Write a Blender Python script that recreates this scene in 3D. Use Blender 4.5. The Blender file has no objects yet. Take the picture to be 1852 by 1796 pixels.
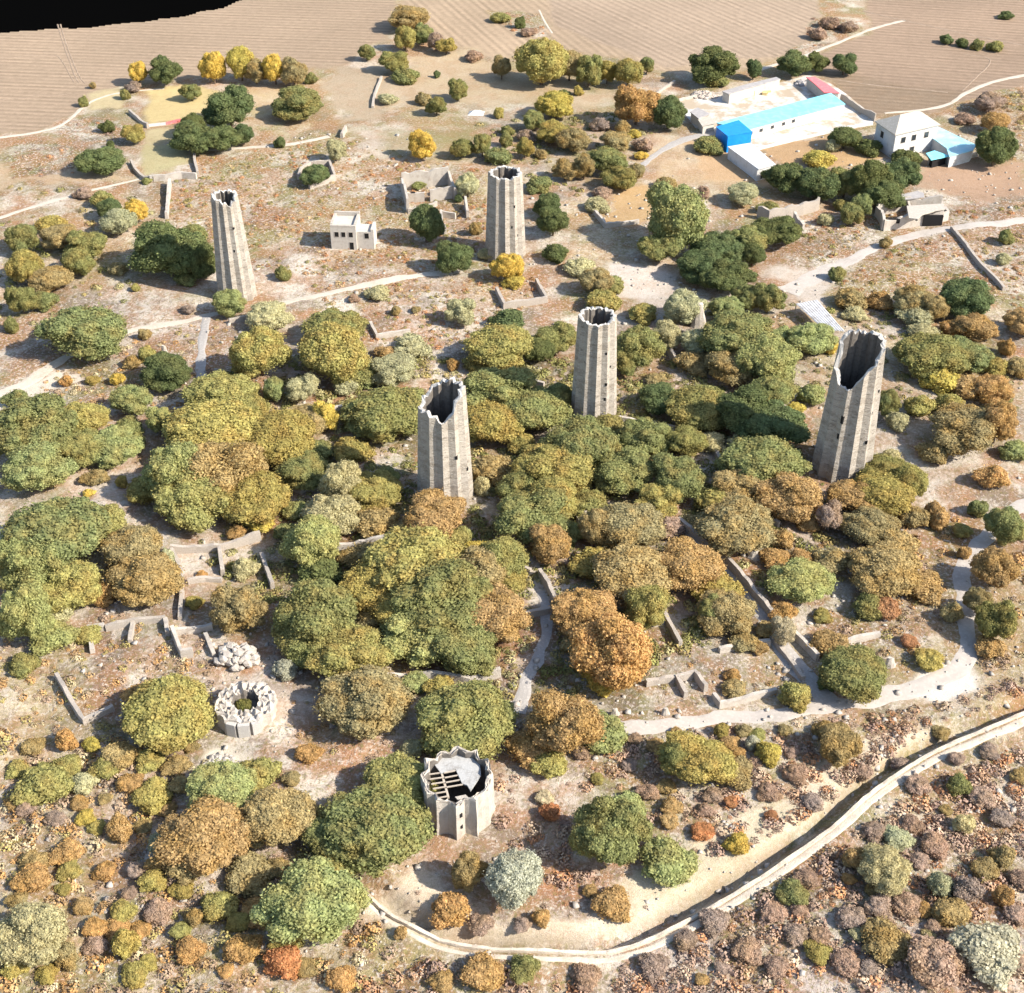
import bpy, bmesh, math, random
import numpy as np
from mathutils import Vector
C = bpy.context.scene.collection
rad = math.radians
# ---------------------------------------------------------------- camera, sky, sun, exposure
F, CX, CY, PITCH, CAMZ = 2525.0, 926.0, 898.0, rad(36.8), 135.0
cam_d = bpy.data.cameras.new('camera'); cam = bpy.data.objects.new('camera', cam_d); C.objects.link(cam)
cam.location = (0, 0, CAMZ); cam.rotation_euler = (rad(90) - PITCH, 0, 0)
cam_d.sensor_width = 36; cam_d.lens = 36 * F / 1852.0; cam_d.clip_end = 5000; cam_d.clip_start = 1
bpy.context.scene.camera = cam
SUN_AZ, SUN_EL = rad(-20), rad(38)
sd = Vector((math.cos(SUN_AZ) * math.cos(SUN_EL), math.sin(SUN_AZ) * math.cos(SUN_EL), math.sin(SUN_EL)))
w = bpy.data.worlds.new('World'); bpy.context.scene.world = w; w.use_nodes = True
nt = w.node_tree; bg = nt.nodes['Background']; sky = nt.nodes.new('ShaderNodeTexSky')
sky.sky_type = 'NISHITA'; sky.sun_disc = False; sky.sun_elevation = SUN_EL; sky.sun_rotation = rad(110)
nt.links.new(sky.outputs[0], bg.inputs[0]); bg.inputs[1].default_value = 0.12
sun_d = bpy.data.lights.new('sun', 'SUN'); sun_d.energy = 4.4; sun_d.angle = rad(0.8); sun_d.color = (1, 0.935, 0.83)
sun = bpy.data.objects.new('sun', sun_d); C.objects.link(sun)
sun.rotation_euler = sd.to_track_quat('Z', 'Y').to_euler()
vs = bpy.context.scene.view_settings
vs.view_transform = 'Standard'; vs.look = 'None'; vs.gamma = 1; vs.exposure = 1.2
try: vs.use_curve_mapping = False
except Exception: pass

# ---------------------------------------------------------------- geometry of the view: photo pixel <-> place
sP, cP = math.sin(PITCH), math.cos(PITCH)
DITCH_PX = [(600,1580),(650,1617),(712,1668),(800,1706),(900,1720),(1000,1722),(1100,1720),(1180,1692),(1300,1632),(1400,1575),(1500,1506),
            (1560,1446),(1620,1400),(1680,1362),(1760,1330),(1900,1276)]
def flat(px, py, z=0.0):
    dx, dy = (px - CX) / F, -(py - CY) / F
    d = (dx, dy * sP + cP, dy * cP - sP)
    t = (z - CAMZ) / d[2]
    return (d[0] * t, d[1] * t)
DITCH = np.array([flat(*p) for p in DITCH_PX])
def seg_dist(x, y, line):
    best = np.full(np.shape(x), 1e9); side = np.zeros(np.shape(x))
    for a, b in zip(line[:-1], line[1:]):
        d = b - a; L = d @ d
        t = np.clip(((x - a[0]) * d[0] + (y - a[1]) * d[1]) / L, 0, 1)
        ex = x - (a[0] + t * d[0]); ey = y - (a[1] + t * d[1])
        r = np.hypot(ex, ey); s = np.sign(d[0] * ey - d[1] * ex)
        m = r < best; best = np.where(m, r, best); side = np.where(m, s, side)
    return best, side
def gh(x, y):
    x = np.asarray(x, float); y = np.asarray(y, float)
    a = np.clip((330 - y) / 60, 0, 1)
    h = a * (0.55 * np.sin(x / 17 + 1.3) * np.sin(y / 21 + .4) + 0.3 * np.sin(x / 8.3 + y / 11.) + 0.18 * np.sin(x / 4.1 - y / 3.7 + 2))
    b = np.clip((175 - y) / 40, 0, 1) * np.clip((-x + 20) / 40, 0, 1)
    h = h + b * (0.5 * np.sin(x / 3.1 + 1.7 * np.sin(y / 6.)) * np.sin(y / 2.9 + 1.1 * np.sin(x / 5.)))
    near = (y < 260)
    if np.any(near):
        d, s = seg_dist(x, y, DITCH)
        u = d * s                       # + : inner (uphill) side
        k = np.exp(-((u - 1.9) / 1.0) ** 2) * 1.75
        h = h - np.where(near, k, 0) + np.where(near, np.exp(-((u + 1.2) / 1.9) ** 2) * 0.35, 0)
    return h
def g1(x, y): return float(gh(np.array([x]), np.array([y]))[0])
def P(px, py, dz=0.0):
    """place on the terrain (or dz above it) seen at a photo pixel"""
    z = dz
    for _ in range(4):
        x, y = flat(px, py, z); z = g1(x, y) + dz
    return Vector((x, y, z))
def proj(x, y, z):
    d = y * cP - (z - CAMZ) * sP
    return CX + F * x / d, CY - F * (y * sP + (z - CAMZ) * cP) / d, d
def scale_at(p): return F / proj(p[0], p[1], p[2])[2]
def height_for(p, py):
    lo, hi = 0.0, 60.0
    for _ in range(40):
        m = (lo + hi) / 2
        if proj(p[0], p[1], p[2] + m)[1] > py: lo = m
        else: hi = m
    return lo

# ---------------------------------------------------------------- helpers
def tag(o, label=None, cat=None, group=None, kind=None):
    if label: o['label'] = label
    if cat: o['category'] = cat
    if group: o['group'] = group
    if kind: o['kind'] = kind
    return o
def empty(name, loc, label=None, cat=None, group=None, rz=0):
    o = bpy.data.objects.new(name, None); C.objects.link(o); o.location = loc; o.rotation_euler = (0, 0, rz)
    return tag(o, label, cat, group)
def mesh_obj(name, verts, faces, mat, parent=None, loc=(0, 0, 0), smooth=False):
    me = bpy.data.meshes.new(name)
    me.from_pydata([tuple(v) for v in verts], [], [tuple(f) for f in faces]); me.update()
    if smooth: me.polygons.foreach_set('use_smooth', [True] * len(me.polygons))
    if mat: me.materials.append(mat)
    o = bpy.data.objects.new(name, me); C.objects.link(o); o.location = loc
    if parent: o.parent = parent
    return o
class MB:
    def __init__(s): s.v = []; s.f = []
    def add(s, v, f):
        n = len(s.v); s.v += [tuple(p) for p in v]; s.f += [tuple(i + n for i in q) for q in f]
    def box(s, x0, y0, z0, x1, y1, z1, rz=0, o=(0, 0)):
        c, sn = math.cos(rz), math.sin(rz)
        pts = [(x, y, z) for z in (z0, z1) for x, y in ((x0, y0), (x1, y0), (x1, y1), (x0, y1))]
        pts = [(o[0] + x * c - y * sn, o[1] + x * sn + y * c, z) for x, y, z in pts]
        s.add(pts, [(0, 3, 2, 1), (4, 5, 6, 7), (0, 1, 5, 4), (1, 2, 6, 5), (2, 3, 7, 6), (3, 0, 4, 7)])
    def prism(s, poly, z0, z1):
        """poly list of (x,y) ccw; z0,z1 numbers or lists"""
        n = len(poly); a = z0 if hasattr(z0, '__len__') else [z0] * n; b = z1 if hasattr(z1, '__len__') else [z1] * n
        v = [(p[0], p[1], a[i]) for i, p in enumerate(poly)] + [(p[0], p[1], b[i]) for i, p in enumerate(poly)]
        s.add(v, [tuple(reversed(range(n))), tuple(range(n, 2 * n))] + [(i, (i + 1) % n, (i + 1) % n + n, i + n) for i in range(n)])
    def bar(s, a, b, wd, ht):
        a = Vector(a); b = Vector(b); d = (b - a).normalized()
        sx = d.cross(Vector((0, 0, 1)));
        if sx.length < 1e-4: sx = Vector((1, 0, 0))
        sx.normalize(); up = sx.cross(d)
        pts = [p + sx * (wd / 2 * i) + up * (ht / 2 * j) for p in (a, b) for i, j in ((-1, -1), (1, -1), (1, 1), (-1, 1))]
        s.add(pts, [(0, 3, 2, 1), (4, 5, 6, 7), (0, 1, 5, 4), (1, 2, 6, 5), (2, 3, 7, 6), (3, 0, 4, 7)])
    def build(s, name, mat, parent=None, loc=(0, 0, 0), smooth=False):
        return mesh_obj(name, s.v, s.f, mat, parent, loc, smooth)
rs = np.random.RandomState(7)
LAT = rs.rand(256, 256)
def vnoise(x, y):
    xi = np.floor(x).astype(int); yi = np.floor(y).astype(int); fx = x - xi; fy = y - yi
    fx = fx * fx * (3 - 2 * fx); fy = fy * fy * (3 - 2 * fy)
    g = lambda i, j: LAT[i % 256, j % 256]
    return (g(xi, yi) * (1 - fx) + g(xi + 1, yi) * fx) * (1 - fy) + (g(xi, yi + 1) * (1 - fx) + g(xi + 1, yi + 1) * fx) * fy
def fbm(x, y, s, o=4):
    t = 0; a = .5
    for i in range(o): t = t + a * vnoise(x / s + 17 * i, y / s + 31 * i); s /= 2.03; a *= .5
    return t / (1 - .5 ** o)

# ---------------------------------------------------------------- materials
def mat(name, color, rough=.9, noise=None, bump=0.0, attr=None, spec=.2, coord='Object'):
    """noise: list of (scale, colour2, lo, hi)"""
    m = bpy.data.materials.new(name); m.use_nodes = True; t = m.node_tree; N = t.nodes; L = t.links
    b = N['Principled BSDF']; b.inputs['Roughness'].default_value = rough; b.inputs['Specular IOR Level'].default_value = spec
    if attr:
        a = N.new('ShaderNodeAttribute'); a.attribute_name = attr; cur = a.outputs['Color']
    else:
        r = N.new('ShaderNodeRGB'); r.outputs[0].default_value = (*color, 1); cur = r.outputs[0]
    tc = N.new('ShaderNodeTexCoord'); last = None
    if name == 'tower_stone':      # stone courses
        mp = N.new('ShaderNodeMapping'); mp.inputs['Scale'].default_value = (1, 1, 3.2); L.new(tc.outputs[coord], mp.inputs[0]); tcv = mp.outputs[0]
    else: tcv = tc.outputs[coord]
    for (sc, c2, lo, hi) in (noise or []):
        n = N.new('ShaderNodeTexNoise'); n.inputs['Scale'].default_value = sc; n.inputs['Detail'].default_value = 6; n.inputs['Roughness'].default_value = .65
        L.new(tcv, n.inputs['Vector'])
        mr = N.new('ShaderNodeMapRange'); mr.inputs[1].default_value = lo; mr.inputs[2].default_value = hi; L.new(n.outputs[0], mr.inputs[0])
        mx = N.new('ShaderNodeMix'); mx.data_type = 'RGBA'; L.new(mr.outputs[0], mx.inputs[0]); L.new(cur, mx.inputs[6]); mx.inputs[7].default_value = (*c2, 1)
        cur = mx.outputs[2]; last = n
    L.new(cur, b.inputs['Base Color'])
    if bump and last:
        bp = N.new('ShaderNodeBump'); bp.inputs['Strength'].default_value = 1; bp.inputs['Distance'].default_value = bump
        L.new(last.outputs[0], bp.inputs['Height']); L.new(bp.outputs[0], b.inputs['Normal'])
    return m
M = {}
M['stone'] = mat('stone', (.36, .31, .26), .95, [(.35, (.36, .31, .26), .45, .75), (3.5, (.22, .18, .15), .58, .80), (9, (.56, .51, .44), .5, .8)], .12)
M['tower_stone'] = mat('tower_stone', (.38, .335, .28), .95, [(.25, (.27, .23, .185), .45, .62), (.9, (.17, .145, .115), .54, .68), (3.2, (.46, .42, .36), .52, .66), (1.7, (.10, .085, .07), .63, .70)], .22)
M['rim_stone'] = mat('rim_stone', (.43, .405, .37), .95, [(1.5, (.44, .41, .37), .45, .75), (8, (.62, .60, .56), .5, .8)], .12)
M['pale_stone'] = mat('pale_stone', (.43, .385, .33), .95, [(.8, (.31, .265, .22), .47, .72), (6, (.30, .25, .2), .62, .85)], .1)
M['rubble'] = mat('rubble', (.42, .35, .29), .95, [(1.2, (.55, .49, .42), .45, .7), (6, (.2, .16, .13), .55, .8)], .15)
M['plaster'] = mat('plaster', (.47, .43, .375), .9, [(1.5, (.36, .31, .26), .5, .72)])
M['shaded_inner_stone'] = mat('shaded_inner_stone', (.16, .14, .12), .95, [(2, (.10, .085, .07), .45, .7)], .1)  # darker copy of the stone, interior shade put into its colour
M['white_plaster'] = mat('white_plaster', (.52, .52, .515), .9, [(.5, (.42, .40, .37), .48, .66), (3, (.58, .58, .57), .5, .7)])
M['roof_pale'] = mat('roof_pale', (.39, .35, .295), .8, [(2.0, (.58, .53, .46), .5, .8)])
M['roof_grey'] = mat('roof_grey', (.30, .28, .27), .8, [(1.2, (.42, .39, .36), .45, .75)])
M['concrete'] = mat('concrete', (.50, .48, .44), .9, [(.16, (.36, .29, .21), .45, .56), (1.2, (.28, .24, .19), .58, .70)])
M['cyan_roof'] = mat('cyan_roof', (.20, .66, .74), .45, [(.6, (.28, .60, .68), .45, .65), (2.5, (.15, .5, .58), .6, .75)], spec=.4)
M['blue_panel'] = mat('blue_panel', (.008, .20, .62), .4, [(.7, (.01, .26, .70), .4, .75)], spec=.4)
M['red_roof'] = mat('red_roof', (.70, .16, .17), .6, [(1.5, (.60, .28, .26), .5, .8)])
M['pale_cyan_roof'] = mat('pale_cyan_roof', (.27, .52, .58), .5, [(.4, (.42, .56, .60), .42, .64)])
M['wood'] = mat('wood', (.42, .36, .29), .9, [(3, (.28, .22, .17), .5, .8)])
M['dark'] = mat('dark', (.015, .014, .014), .9)  # near-black paint standing for the unlit inside of openings
M['glass'] = mat('glass', (.03, .035, .04), .15, spec=.5)
M['bark'] = mat('bark', (.12, .085, .06), .95, [(4, (.2, .16, .12), .5, .8)])
M['metal_sheet'] = mat('metal_sheet', (.60, .585, .57), .6, [(1.0, (.33, .29, .25), .48, .7)])
M['fort_roof'] = mat('fort_roof', (.36, .355, .34), .9, [(.9, (.24, .225, .205), .47, .66), (4, (.42, .41, .39), .5, .7)], .05)
M['path'] = mat('path', (.42, .375, .33), .95, [(.25, (.33, .29, .25), .42, .72), (2.2, (.52, .46, .40), .5, .8), (9, (.3, .25, .2), .62, .85)], .05)
M['pale_path'] = mat('pale_path', (.46, .40, .325), .95, [(.3, (.38, .31, .24), .45, .75), (2.2, (.56, .50, .42), .5, .8), (9, (.36, .29, .22), .64, .85)], .05)
M['earth_wall'] = mat('earth_wall', (.56, .48, .38), .95, [(.6, (.42, .35, .27), .46, .66), (5, (.30, .24, .18), .6, .75)], .12)
M['grey_path'] = mat('grey_path', (.32, .295, .27), .95, [(.3, (.32, .29, .26), .45, .75), (2.5, (.5, .46, .42), .5, .8)], .05)
def foliage_mat():
    m = bpy.data.materials.new('foliage'); m.use_nodes = True; t = m.node_tree; N = t.nodes; L = t.links
    b = N['Principled BSDF']; b.inputs['Roughness'].default_value = .75; b.inputs['Specular IOR Level'].default_value = .15
    oi = N.new('ShaderNodeObjectInfo'); tc = N.new('ShaderNodeTexCoord'); geo = N.new('ShaderNodeNewGeometry')
    def noise(sc, det):
        n = N.new('ShaderNodeTexNoise'); n.inputs['Scale'].default_value = sc; n.inputs['Detail'].default_value = det
        L.new(geo.outputs['Position'], n.inputs['Vector']); return n
    n1 = noise(.33, 3); n2 = noise(1.6, 4)
    # autumn tint (object alpha = how much) in patches
    mr = N.new('ShaderNodeMapRange'); mr.inputs[1].default_value = .42; mr.inputs[2].default_value = .68; L.new(n1.outputs[0], mr.inputs[0])
    mu = N.new('ShaderNodeMath'); mu.operation = 'MULTIPLY'; L.new(mr.outputs[0], mu.inputs[0]); L.new(oi.outputs['Alpha'], mu.inputs[1])
    mx = N.new('ShaderNodeMix'); mx.data_type = 'RGBA'; L.new(mu.outputs[0], mx.inputs[0]); L.new(oi.outputs['Color'], mx.inputs[6]); mx.inputs[7].default_value = (.42, .26, .075, 1)
    # leaf to leaf variation
    ri = N.new('ShaderNodeMapRange'); ri.inputs[3].default_value = .76; ri.inputs[4].default_value = 1.28; L.new(geo.outputs['Random Per Island'], ri.inputs[0])
    r2 = N.new('ShaderNodeMapRange'); r2.inputs[1].default_value = .3; r2.inputs[2].default_value = .7; r2.inputs[3].default_value = .72; r2.inputs[4].default_value = 1.3; L.new(n2.outputs[0], r2.inputs[0])
    m2 = N.new('ShaderNodeMath'); m2.operation = 'MULTIPLY'; L.new(ri.outputs[0], m2.inputs[0]); L.new(r2.outputs[0], m2.inputs[1])
    sc = N.new('ShaderNodeVectorMath'); sc.operation = 'SCALE'; L.new(mx.outputs[2], sc.inputs[0]); L.new(m2.outputs[0], sc.inputs[3])
    L.new(sc.outputs[0], b.inputs['Base Color'])
    tr = N.new('ShaderNodeBsdfTranslucent'); L.new(sc.outputs[0], tr.inputs[0])
    ms = N.new('ShaderNodeMixShader'); ms.inputs[0].default_value = .42; L.new(b.outputs[0], ms.inputs[1]); L.new(tr.outputs[0], ms.inputs[2])
    L.new(ms.outputs[0], N['Material Output'].inputs[0])
    return m
M['foliage'] = foliage_mat()
def ground_mat():
    m = bpy.data.materials.new('ground'); m.use_nodes = True; t = m.node_tree; N = t.nodes; L = t.links
    b = N['Principled BSDF']; b.inputs['Roughness'].default_value = .95; b.inputs['Specular IOR Level'].default_value = .1
    a = N.new('ShaderNodeAttribute'); a.attribute_name = 'Col'; f = N.new('ShaderNodeAttribute'); f.attribute_name = 'Furrow'
    geo = N.new('ShaderNodeNewGeometry')
    def noise(s, det, rgh=.65, dist=0):
        n = N.new('ShaderNodeTexNoise'); n.inputs['Scale'].default_value = s; n.inputs['Detail'].default_value = det; n.inputs['Roughness'].default_value = rgh
        n.inputs['Distortion'].default_value = dist
        L.new(geo.outputs['Position'], n.inputs['Vector']); return n
    def rng(src, a0, a1, b0, b1):
        r = N.new('ShaderNodeMapRange'); r.inputs[1].default_value = a0; r.inputs[2].default_value = a1; r.inputs[3].default_value = b0; r.inputs[4].default_value = b1
        L.new(src, r.inputs[0]); return r.outputs[0]
    def mul(x, y):
        q = N.new('ShaderNodeMath'); q.operation = 'MULTIPLY'
        for i, k in enumerate((x, y)):
            if hasattr(k, 'links'): L.new(k, q.inputs[i])
            else: q.inputs[i].default_value = k
        return q.outputs[0]
    def mix(fac, c1, c2):
        q = N.new('ShaderNodeMix'); q.data_type = 'RGBA'; L.new(fac, q.inputs[0])
        L.new(c1, q.inputs[6])
        if isinstance(c2, tuple): q.inputs[7].default_value = (*c2, 1)
        else: L.new(c2, q.inputs[7])
        return q.outputs[2]
    mot = a.outputs['Alpha']
    n1 = noise(.55, 6, .7, .6); n2 = noise(1.9, 6, .7, .4); n3 = noise(.17, 4); n4 = noise(7, 4, .7)
    c = a.outputs['Color']
    c = mix(mul(rng(n1.outputs[0], .515, .60, 0, .85), mot), c, (.16, .11, .085))      # bare brown scrub stems
    c = mix(mul(rng(n3.outputs[0], .49, .57, 0, .75), mot), c, (.28, .145, .07))       # rusty herbs
    c = mix(mul(rng(n2.outputs[0], .53, .60, 0, .85), mot), c, (.185, .165, .06))        # olive tufts
    c = mix(mul(rng(n2.outputs[0], .47, .40, 0, .9), mot), c, (.52, .46, .385))        # pale soil
    v = mul(rng(n4.outputs[0], .3, .7, .78, 1.22), rng(n1.outputs[0], .3, .7, .85, 1.12))
    # furrows: stripes along the interpolated row coordinate
    sx = N.new('ShaderNodeSeparateXYZ'); L.new(f.outputs['Vector'], sx.inputs[0])
    s1 = N.new('ShaderNodeMath'); s1.operation = 'SINE'; wob = N.new('ShaderNodeMath'); wob.operation = 'MULTIPLY_ADD'; L.new(n1.outputs[0], wob.inputs[0]); wob.inputs[1].default_value = 2.5; L.new(mul(sx.outputs[0], 2.6), wob.inputs[2]); L.new(wob.outputs[0], s1.inputs[0])
    s2 = N.new('ShaderNodeMath'); s2.operation = 'SINE'; L.new(mul(sx.outputs[0], .71), s2.inputs[0])
    fs = mul(rng(mul(s1.outputs[0], rng(s2.outputs[0], -1, 1, .4, 1)), -1, 1, -1, 1), rng(n3.outputs[0], .3, .7, .35, 1.3))
    fv = N.new('ShaderNodeMath'); fv.operation = 'MULTIPLY_ADD'; L.new(mul(fs, sx.outputs[1]), fv.inputs[0]); fv.inputs[1].default_value = .19; fv.inputs[2].default_value = 1
    sc = N.new('ShaderNodeVectorMath'); sc.operation = 'SCALE'; L.new(c, sc.inputs[0]); L.new(mul(v, fv.outputs[0]), sc.inputs[3])
    L.new(sc.outputs[0], b.inputs['Base Color'])
    bp = N.new('ShaderNodeBump'); bp.inputs['Distance'].default_value = .8; L.new(mot, bp.inputs['Strength']); L.new(n1.outputs[0], bp.inputs['Height'])
    bp2 = N.new('ShaderNodeBump'); bp2.inputs['Distance'].default_value = .15; bp2.inputs['Strength'].default_value = .8; L.new(n4.outputs[0], bp2.inputs['Height']); L.new(bp.outputs[0], bp2.inputs['Normal'])
    L.new(bp2.outputs[0], b.inputs['Normal'])
    return m
M['ground'] = ground_mat()
M['scrub'] = mat('scrub', (1, 1, 1), .9, attr='Col')
# ---------------------------------------------------------------- ground
STRAW = (.47, .35, .225); FIELD = (.325, .240, .165); FIELD2 = (.30, .22, .155); RUST = (.34, .20, .125); PALE = (.56, .48, .40)
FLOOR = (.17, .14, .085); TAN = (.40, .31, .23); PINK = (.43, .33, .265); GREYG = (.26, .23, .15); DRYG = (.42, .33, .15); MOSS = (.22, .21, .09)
# (pixel outline in the photo, colour, mottle, softness px, furrow dir (deg) or None)
ZONES = [
 ([(-200,-300),(2100,-300),(2100,330),(1400,330),(1100,300),(560,240),(-200,260)], (.31,.245,.14), .5, 12, None),
 ([(-200,-300),(760,-300),(720,25),(700,70),(620,120),(480,128),(230,152),(160,175),(118,215),(60,240),(-200,260)], FIELD, .02, 5, 84),
 ([(725,-200),(1500,-200),(1480,40),(1450,95),(1330,125),(1190,130),(1140,110),(960,85),(905,105),(800,80),(735,50)], (.37,.275,.185), .02, 5, 22),
 ([(975,-200),(1500,-200),(1480,45),(1430,100),(1200,120),(1000,45)], (.345,.26,.185), .02, 3, 32),
 ([(1560,-200),(2100,-200),(2100,120),(1740,190),(1690,205),(1600,190),(1560,160),(1480,130),(1440,110),(1570,60)], (.30,.215,.15), .02, 5, 78),
 ([(1480,130),(1600,150),(1740,165),(1720,190),(1640,206),(1560,205)], (.255,.185,.125), .08, 5, 78),
 ([(1720,190),(1850,150),(2000,130),(2000,330),(1830,300),(1760,240)], (.33,.24,.15), .9, 8, None),
 ([(880,25),(975,25),(985,65),(930,60)], GREYG, .9, 6, None),
 ([(1470,30),(1560,40),(1500,80),(1440,95),(1460,60)], GREYG, .9, 6, None),
 ([(760,95),(870,100),(1000,140),(1130,165),(1100,215),(960,200),(840,200),(700,190),(660,130)], (.43,.33,.21), .25, 14, None),
 ([(600,110),(700,130),(690,210),(620,230),(590,160)], (.36,.28,.19), .2, 10, None),
 ([(262,160),(360,155),(420,175),(370,215),(262,225)], (.50,.39,.19), .08, 5, None),
 ([(160,165),(222,160),(222,195),(160,200)], (.46,.38,.22), .1, 4, None),
 ([(250,262),(330,262),(350,290),(345,312),(262,320)], (.40,.35,.19), .1, 4, None),
 ([(260,230),(310,228),(300,262),(255,262)], (.42,.35,.2), .1, 4, None),
 ([(430,155),(510,150),(540,200),(470,215)], (.44,.33,.18), .3, 8, None),
 ([(17,290),(120,262),(200,300),(240,330),(120,360),(-60,420),(-60,290)], STRAW, .25, 14, None),
 ([(20,262),(150,255),(140,300),(20,320)], (.32,.28,.2), 1, 8, None),
 ([(100,215),(240,225),(200,262),(120,250)], (.33,.28,.19), 1, 8, None),
 ([(-100,340),(260,330),(300,400),(290,470),(150,540),(-100,600)], (.38,.30,.19), .6, 16, None),
 # open herb-covered terraces between the back towers
 ([(300,330),(360,270),(620,240),(700,290),(880,300),(880,470),(800,490),(640,500),(460,530),(310,430)], (.42,.30,.185), .75, 12, None),
 ([(440,370),(590,360),(620,400),(560,470),(470,440)], RUST, .8, 14, None),
 ([(470,440),(560,460),(600,500),(500,540),(460,500)], PALE, .6, 10, None),
 ([(640,230),(720,250),(740,300),(660,285)], PALE, .3, 8, None),
 ([(680,240),(860,240),(860,290),(740,305),(690,280)], MOSS, .3, 14, None),
 ([(860,200),(1180,190),(1230,260),(1180,330),(1040,340),(880,300)], (.30,.24,.14), .5, 18, None),
 ([(1100,340),(1180,330),(1190,380),(1150,410),(1095,405)], (.45,.30,.15), .15, 6, None),
 ([(590,470),(860,480),(980,500),(1010,560),(860,600),(640,600),(560,560)], (.42,.31,.23), .8, 14, None),
 ([(640,580),(870,560),(860,660),(700,700),(640,650)], PINK, .8, 14, None),
 ([(-100,560),(240,520),(420,560),(430,650),(360,700),(300,760),(100,720),(-100,740)], PINK, .8, 14, None),
 ([(-60,740),(60,690),(110,655),(150,680),(90,720),(-60,790)], (.62,.54,.44), .1, 10, None),
 ([(120,740),(360,690),(380,760),(200,780)], (.38,.25,.18), .7, 12, None),
 ([(200,880),(280,840),(290,960),(230,980)], (.27,.17,.13), .6, 10, None),
 ([(-60,930),(120,880),(220,865),(230,905),(90,920),(-60,990)], PALE, .5, 10, None),
 # farmyard and its surroundings
 ([(1180,230),(1300,270),(1400,330),(1300,345),(1190,330),(1150,280)], (.45,.34,.21), .3, 10, None),
 ([(1240,255),(1340,270),(1400,330),(1270,330)], (.45,.30,.17), .15, 8, None),
 ([(1365,268),(1530,235),(1590,260),(1560,300),(1420,300)], (.40,.26,.14), .08, 4, None),
 ([(1540,255),(1600,270),(1580,300),(1520,300)], (.46,.30,.15), .1, 8, None),
 ([(1660,290),(1860,290),(1860,370),(1720,365),(1650,330)], (.38,.25,.165), .1, 10, None),
 ([(1400,390),(1900,360),(1900,540),(1560,560),(1400,500)], (.40,.27,.18), .9, 14, None),
 ([(1560,440),(1720,420),(1800,520),(1660,560),(1540,520)], (.38,.23,.155), .95, 14, None),
 ([(1080,475),(1200,480),(1260,540),(1180,560),(1110,540)], (.56,.50,.44), .25, 10, None),
 ([(1390,480),(1470,480),(1560,455),(1480,520),(1500,560),(1430,545)], PALE, .2, 10, None),
 ([(1040,400),(1110,410),(1110,470),(1040,470)], PALE, .6, 8, None),
 ([(1600,570),(1900,560),(1900,700),(1740,640),(1640,600)], (.36,.27,.19), .7, 14, None),
 ([(1560,700),(1680,780),(1720,880),(1600,850)], (.30,.24,.19), .5, 14, None),
 # wooded middle
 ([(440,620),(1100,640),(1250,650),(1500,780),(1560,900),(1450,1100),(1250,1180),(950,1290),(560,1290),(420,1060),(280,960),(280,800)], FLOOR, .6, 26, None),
 ([(1150,1050),(1260,1060),(1280,1110),(1200,1120)], (.33,.25,.19), .25, 6, None),
 ([(1200,1110),(1380,1120),(1470,1250),(1290,1285),(1110,1300),(1120,1240)], (.36,.31,.235), .8, 10, None),
 ([(1450,1080),(1640,1100),(1700,1200),(1500,1240)], (.33,.26,.19), .9, 14, None),
 ([(1650,930),(1760,930),(1740,1140),(1640,1100)], (.38,.29,.22), .85, 12, None),
 ([(1620,1260),(1700,1200),(1760,1210),(1770,1260),(1700,1280)], (.64,.58,.50), .05, 8, None),
 ([(300,990),(480,980),(500,1080),(330,1110)], (.48,.38,.28), .5, 8, None),
 ([(100,1100),(390,1100),(380,1270),(160,1310),(60,1220)], (.46,.38,.29), .7, 12, None),
 ([(480,1240),(640,1270),(720,1330),(640,1370),(440,1350),(400,1330)], (.33,.29,.25), .4, 14, None),
 ([(900,1280),(1020,1270),(1100,1310),(1000,1400),(880,1330)], (.27,.23,.18), .5, 12, None),
 # foreground
 ([(-300,1320),(2100,1300),(2300,2000),(-400,2000)], (.43,.345,.275), .8, 20, None),
 ([(-300,1330),(330,1340),(350,1560),(200,1700),(-300,1740)], (.44,.36,.285), .6, 20, None),
 ([(360,1370),(430,1345),(480,1370),(400,1400)], (.62,.55,.44), .2, 8, None),
 ([(700,1330),(1000,1390),(1050,1560),(960,1640),(760,1640),(740,1520)], (.35,.28,.20), .6, 18, None),
 ([(650,1650),(760,1560),(900,1670),(1050,1660),(1200,1600),(1480,1380),(1620,1300),(1690,1330),(1540,1450),(1380,1580),(1180,1690),(960,1725),(760,1700)], (.68,.565,.42), .25, 12, None),
 ([(1120,1590),(1400,1450),(1480,1440),(1300,1600),(1100,1690)], (.56,.48,.34), .25, 14, None),
 ([(560,1760),(760,1740),(1100,1745),(1300,1660),(1500,1540),(1700,1400),(1900,1320),(2100,1400),(2200,2000),(560,2000)], (.52,.42,.35), .85, 14, None),
]
def pip(px, py, poly):
    inside = np.zeros(px.shape, bool); n = len(poly)
    for i in range(n):
        x0, y0 = poly[i]; x1, y1 = poly[(i + 1) % n]
        if y0 == y1: continue
        c = ((py > y0) != (py > y1)) & (px < (x1 - x0) * (py - y0) / (y1 - y0) + x0)
        inside ^= c
    return inside
def zone_weight(px, py, poly, soft, wx, wy):
    jit = [(0, 0), (.5, .2), (-.4, .4), (.1, -.5), (-.5, -.3)]; acc = 0
    for jx, jy in jit: acc = acc + pip(px + (wx + jx) * soft * 1.6, py + (wy + jy) * soft * 1.0, poly)
    return acc / len(jit)
STEP = .85
gx = np.arange(-225, 226, STEP); gy = np.arange(55, 565, STEP)
X, Y = np.meshgrid(gx, gy); Z = gh(X, Y)
D = Y * cP - (Z - CAMZ) * sP
PX = CX + F * X / D; PY = CY - F * (Y * sP + (Z - CAMZ) * cP) / D
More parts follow.
